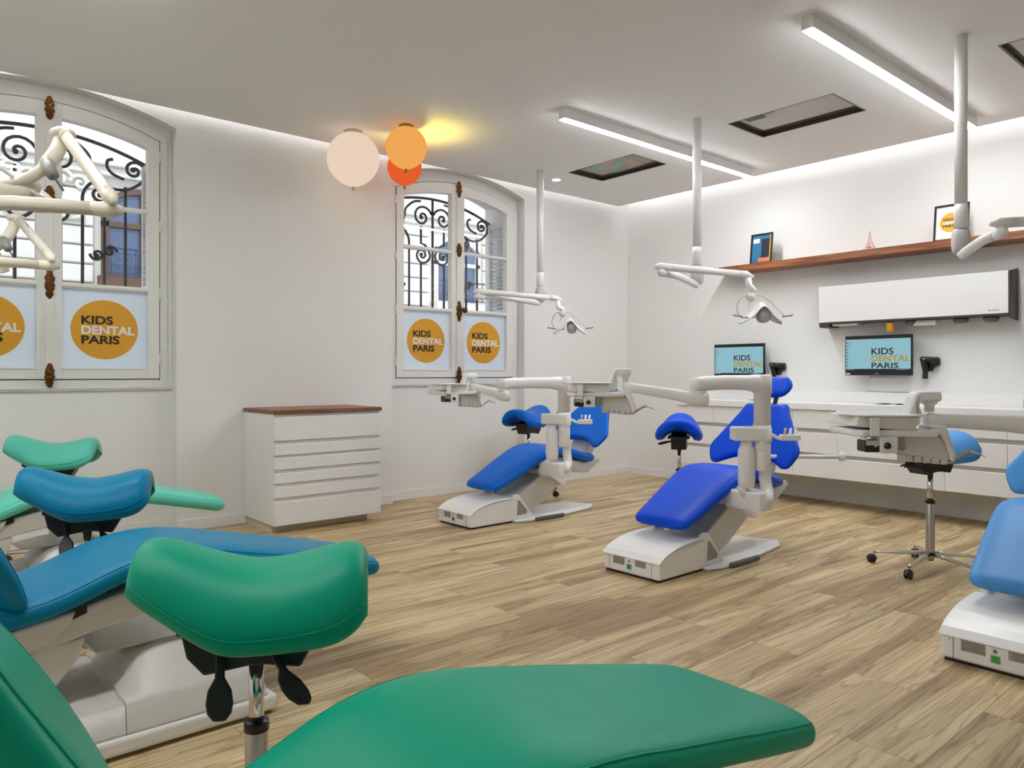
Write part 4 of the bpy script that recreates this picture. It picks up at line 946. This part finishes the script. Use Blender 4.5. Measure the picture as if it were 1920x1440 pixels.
# ------------------------------------------------------------------ ceiling-hung operating lamps
def tri(p): return Vector(p)
def dental_lamp(pole, J, T, head, zj, zt, lbl, yaw, neck=None, tilt=0.0, nr=None, side_hub=True, plast=plast):
    """pole xy, J elbow xy, T upper arm tip xy, zj heights (pole end, lower arm end, upper arm start), zt tip height; head xyz"""
    r = root('dental_lamp', lbl, 'lamp', (pole[0], pole[1], ZC), 0, 'ceiling-hung dental lamps')
    O = Vector((pole[0], pole[1], ZC)); l = lambda v: Vector(v)-O
    zp, z1, z2 = zj
    mp = MB(); mp.lathe((0, 0, 0), [(.034, zp-ZC+.14), (.034, -.0005)], 28); mp.build('ceiling_pole', plast, r)
    MB().lathe((0, 0, 0), [(.029, zp-ZC), (.037, zp-ZC+.004), (.037, zp-ZC+.10), (.034, zp-ZC+.14)], 28).build('pole_collar', plast, r)
    P = Vector((pole[0], pole[1], zp)); j = Vector((J[0], J[1], z1)); j2 = Vector((J[0], J[1], z2)); t = Vector((T[0], T[1], zt))
    d = (j-P); d.z = 0; d.normalize(); a = Vector((-d.y, d.x, 0))
    # hinge housing: a rounded cup hanging under the pole
    hb = MB(); rs = []
    for i in range(11):
        an = PI*i/10; off = a*(.042*math.cos(an)); hh = .5+.5*math.sin(an)**.5
        rs.append([l(P+off+d*(math.cos(q*2*PI/20)*.056*hh-.004)+Vector((0, 0, -.072+math.sin(q*2*PI/20)*.085*hh))) for q in range(20)])
    hb.rings(rs); cup = hb.build('hinge_housing', grey2, r)
    MB().lathe(l(P+a*.034+Vector((0, 0, -.08))), [(.012, -.006), (.012, .006)], 12, 'y').build('cap', dgrey, cup)
    # lower arm with an upturned root
    lo = MB(); s0 = P+Vector((0, 0, -.12)); pts = [l(p) for p in (P+Vector((0, 0, -.09))-d*.02, s0-d*.012+Vector((0, 0, -.02)), s0+d*.03+Vector((0, 0, -.038)), s0+d*.09+Vector((0, 0, -.03)))]
    end = j; pts += [l((s0+d*.09)*.5+end*.5), l(end-d*.02)]
    zf = lambda v: v
    lo.tube(pts, [.018, .023, .025, .025, .024, .023], 18, flat=1.1); la = lo.build('lower_arm', plast, r)
    e = MB(); e.tube([l(j-d*.06), l(j), l(j+d*.045)], [.0245, .030, .016], 16); e.lathe(l(j), [(.022, -.01), (.024, .0), (.022, (z2-z1)*.5), (.024, z2-z1)], 20); e.build('elbow', plast, la)
    f = (t-j2).normalized(); up = MB(); up.tube([l(j2-f*.0), l(j2+f*.06), l(j2*.5+t*.5), l(t-f*.05)], [.026, .0235, .023, .022], 18, flat=1.1); ua = up.build('upper_arm', plast, r)
    c1 = MB(); c1.tube([l(j2-f*.055+Vector((0, 0, -.004))), l(j2-f*.01), l(j2+f*.07)], [.010, .028, .0245], 16); c1.build('arm_cap', plast, ua)
    c2 = MB(); c2.tube([l(t-f*.08), l(t-f*.02), l(t+f*.045+Vector((0, 0, -.012)))], [.0235, .027, .008], 16); c2.build('arm_cap', plast, ua)
    st = MB(); m_ = j2*.35+t*.65; st.tube([l(m_+Vector((0, 0, .024))-f*.04), l(m_+Vector((0, 0, .024))+f*.04)], .004, 6); st.build('adjuster', dgrey, ua)
    # neck down to the head
    H = Vector(head); nk = MB(); a1 = (H-t)
    N = neck or [t+Vector((0, 0, -.02)), t+Vector((0, 0, -.07))+a1*.05, t+a1*.35+Vector((0, 0, -.02)), t+a1*.5]
    nk.tube([l(p) for p in N], nr or [.022, .026, .024, .022], 16); neck_o = nk.build('neck', plast, r)
    # head frame: yaw = direction of head's long side
    ux = Vector((math.cos(yaw), math.sin(yaw), 0)); uy = Vector((-math.sin(yaw), math.cos(yaw), 0))
    R = Matrix.Rotation(tilt, 4, ux) @ Matrix.Identity(4)
    Mh = Matrix.Translation(l(H)) @ R @ frame((0, 0, 0), ux, uy, (0, 0, 1))
    if side_hub:
        hb = MB(Mh); hb.ball((-.10+.03, 0, .085), .034, 16, 10); hb.build('yoke_hub', beige, r)
        MB(Mh).tube([(-.07, 0, .06), (-.085, -.01, .035), (-.10, -.02, .005)], [.006, .005, .003], 8).build('switch_rod', beige, r)
    yk = MB(Mh); yk.tube([(u, v, w) for u, v, w in catmull([(-.07, .0, .105), (.0, -.01, .10), (.06, -.02, .055), (.12, -.03, -.01), (.155, -.03, -.045)], 4)], .0095, 10, flat=.7); yk.build('yoke', beige, r)
    yk = MB(Mh); yk.tube([(u, v, w) for u, v, w in catmull([(-.07, .0, .105), (-.13, .01, .09), (-.165, .02, .03), (-.155, .02, -.03), (-.12, .02, -.06)], 4)], .0095, 10, flat=.7); yk.build('yoke', beige, r)
    # reflector shell: wide curved wings with a central hood
    sh = MB(Mh); rs = []
    nU, nV = 24, 12
    for i in range(nU+1):
        u = -1+2*i/nU; wd = .085*max(1-abs(u)**3.2, .015)**.5
        z0 = .052*math.exp(-(u/.36)**2)-.088*abs(u)**1.25
        o_, i_ = [], []
        for q in range(nV+1):
            v = -1+2*q/nV; zz = z0-.035*v*v*(1-.5*abs(u))
            o_.append((.155*u, wd*v, zz)); i_.append((.155*u, wd*v*.97, zz-.007))
        rs.append(o_+i_[::-1])
    sh.rings(rs); shell = sh.build('lamp_head', plast, r)
    if not side_hub:
        bc = MB(Mh @ Matrix.Translation((0, 0, -.015)) @ Matrix.Diagonal((1.35, .88, .62, 1))); bc.ball((0, 0, 0), .1, 28, 16); bc.build('back_cover', plast, shell)
    cn = MB(Mh); rs = []
    for i in range(9):
        a_ = PI*i/8; k = math.sin(a_)**.4 if 0 < i < 8 else .2
        rs.append([(.018+math.cos(a_)*.046, math.cos(q*PI/10)*.06*k, -.040+math.sin(q*PI/10)*.062*k) for q in range(20)])
    cn.rings(rs); cn.build('bulb_hood', grey2, shell)
    ln = MB(Mh); ln.box((-.125, -.055, -.066), (-.05, .05, -.058)); ln.build('reflector', satin, shell, bevel=.003)
    for sgn in (-1, 1):
        hd = MB(Mh); hd.tube([(sgn*.145, -.03, -.058), (sgn*.175, -.045, -.052), (sgn*.205, -.05, -.05), (sgn*.212, -.05, -.042)], [.007, .006, .006, .007], 8); hd.build('handle', grey, shell)
    return r
RT = Vector((.7574, -.6529, 0)); FW = Vector((.6529, .7574, 0))
at = lambda l, d: (RT.x*l+FW.x*d, RT.y*l+FW.y*d)     # plan point from lateral offset and distance
lampyaw = -math.radians(40.8)
# middle lamp
hx = at(1.80, 5.42)
dental_lamp((4.882, 3.464), at(1.045, 5.24), at(1.71, 5.42), (hx[0], hx[1], 1.665), (2.04, 1.905, 1.945), 1.915, 'white dental lamp on a ceiling pole over the royal blue chair, before the shelf', lampyaw)
hx = at(.545, 7.05)
dental_lamp((4.96, 5.334), at(-.312, 7.0), at(.43, 7.05), (hx[0], hx[1], 1.675), (2.04, 1.915, 1.965), 1.905, 'dental lamp on a ceiling pole beside the far window, over the azure chair', lampyaw)
hx = at(3.25, 3.62)
dental_lamp((4.84, 1.60), at(2.44, 3.73), at(3.12, 3.62), (hx[0], hx[1], 1.70), (2.045, 1.90, 1.95), 1.97, 'dental lamp on a ceiling pole at the right edge, nearest of the right row', lampyaw)
# left row: the arms fold up and the heads hang at the left edge
def left_lamp(lj, dj, lt, dt, zt, lbl, pl, pd, lh, dh, zh):
    J, T = at(lj, dj), at(lt, dt); t = Vector((T[0], T[1], zt)); h = at(lh, dh); H = Vector((h[0], h[1], zh))
    n = [t+RT*a+FW*b+Vector((0, 0, c)) for a, b, c in catmull([(0, 0, 0), (0, -.02, -.06), (.005, -.07, -.12), (-.04, -.09, -.19), (-.11, -.1, -.23), (-.20, -.1, -.245)], 4)]
    H = t+RT*-.20+FW*-.06+Vector((0, 0, -.235))
    p = at(pl, pd)
    r = dental_lamp(p, J, T, tuple(H), (1.90, 1.79, 1.84), zt, lbl, lampyaw, neck=n, tilt=.75, plast=warm_lit, nr=[.030]*11+[.024]*5+[.018]*5, side_hub=False)
    O = Vector((p[0], p[1], ZC)); q = lambda a, b, c: t+RT*a+FW*b+Vector((0, 0, c))-O
    k = MB(); k.lathe(q(0, 0, 0), [(.02, -.03), (.046, -.022), (.05, -.008), (.044, .004), (.025, .016), (.008, .02)], 24); k.build('knuckle', warm_lit, r)
    k = MB(); k.tube([q(-.01, -.09, -.15), q(.015, -.11, -.19), q(.035, -.12, -.215)], [.026, .025, .022], 16); kk = k.build('yoke_hub', grey, r)
    k = MB(); k.tube([q(.035, -.12, -.215), q(.08, -.13, -.275)], [.0045, .0045], 8); k.build('switch_rod', dgrey, kk)
    return r
left_lamp(-1.452, 2.70, -1.86, 3.10, 2.20, 'large warm-lit cream dental lamp with folded arms, upper one at the left edge', -2.06, 2.40, -2.02, 2.85, 1.93)
left_lamp(-2.53, 4.10, -2.98, 4.50, 2.14, 'smaller-looking warm-lit cream dental lamp with folded arms lower at the left edge, over the mint chair', -2.95, 3.62, -3.16, 4.2, 1.86)
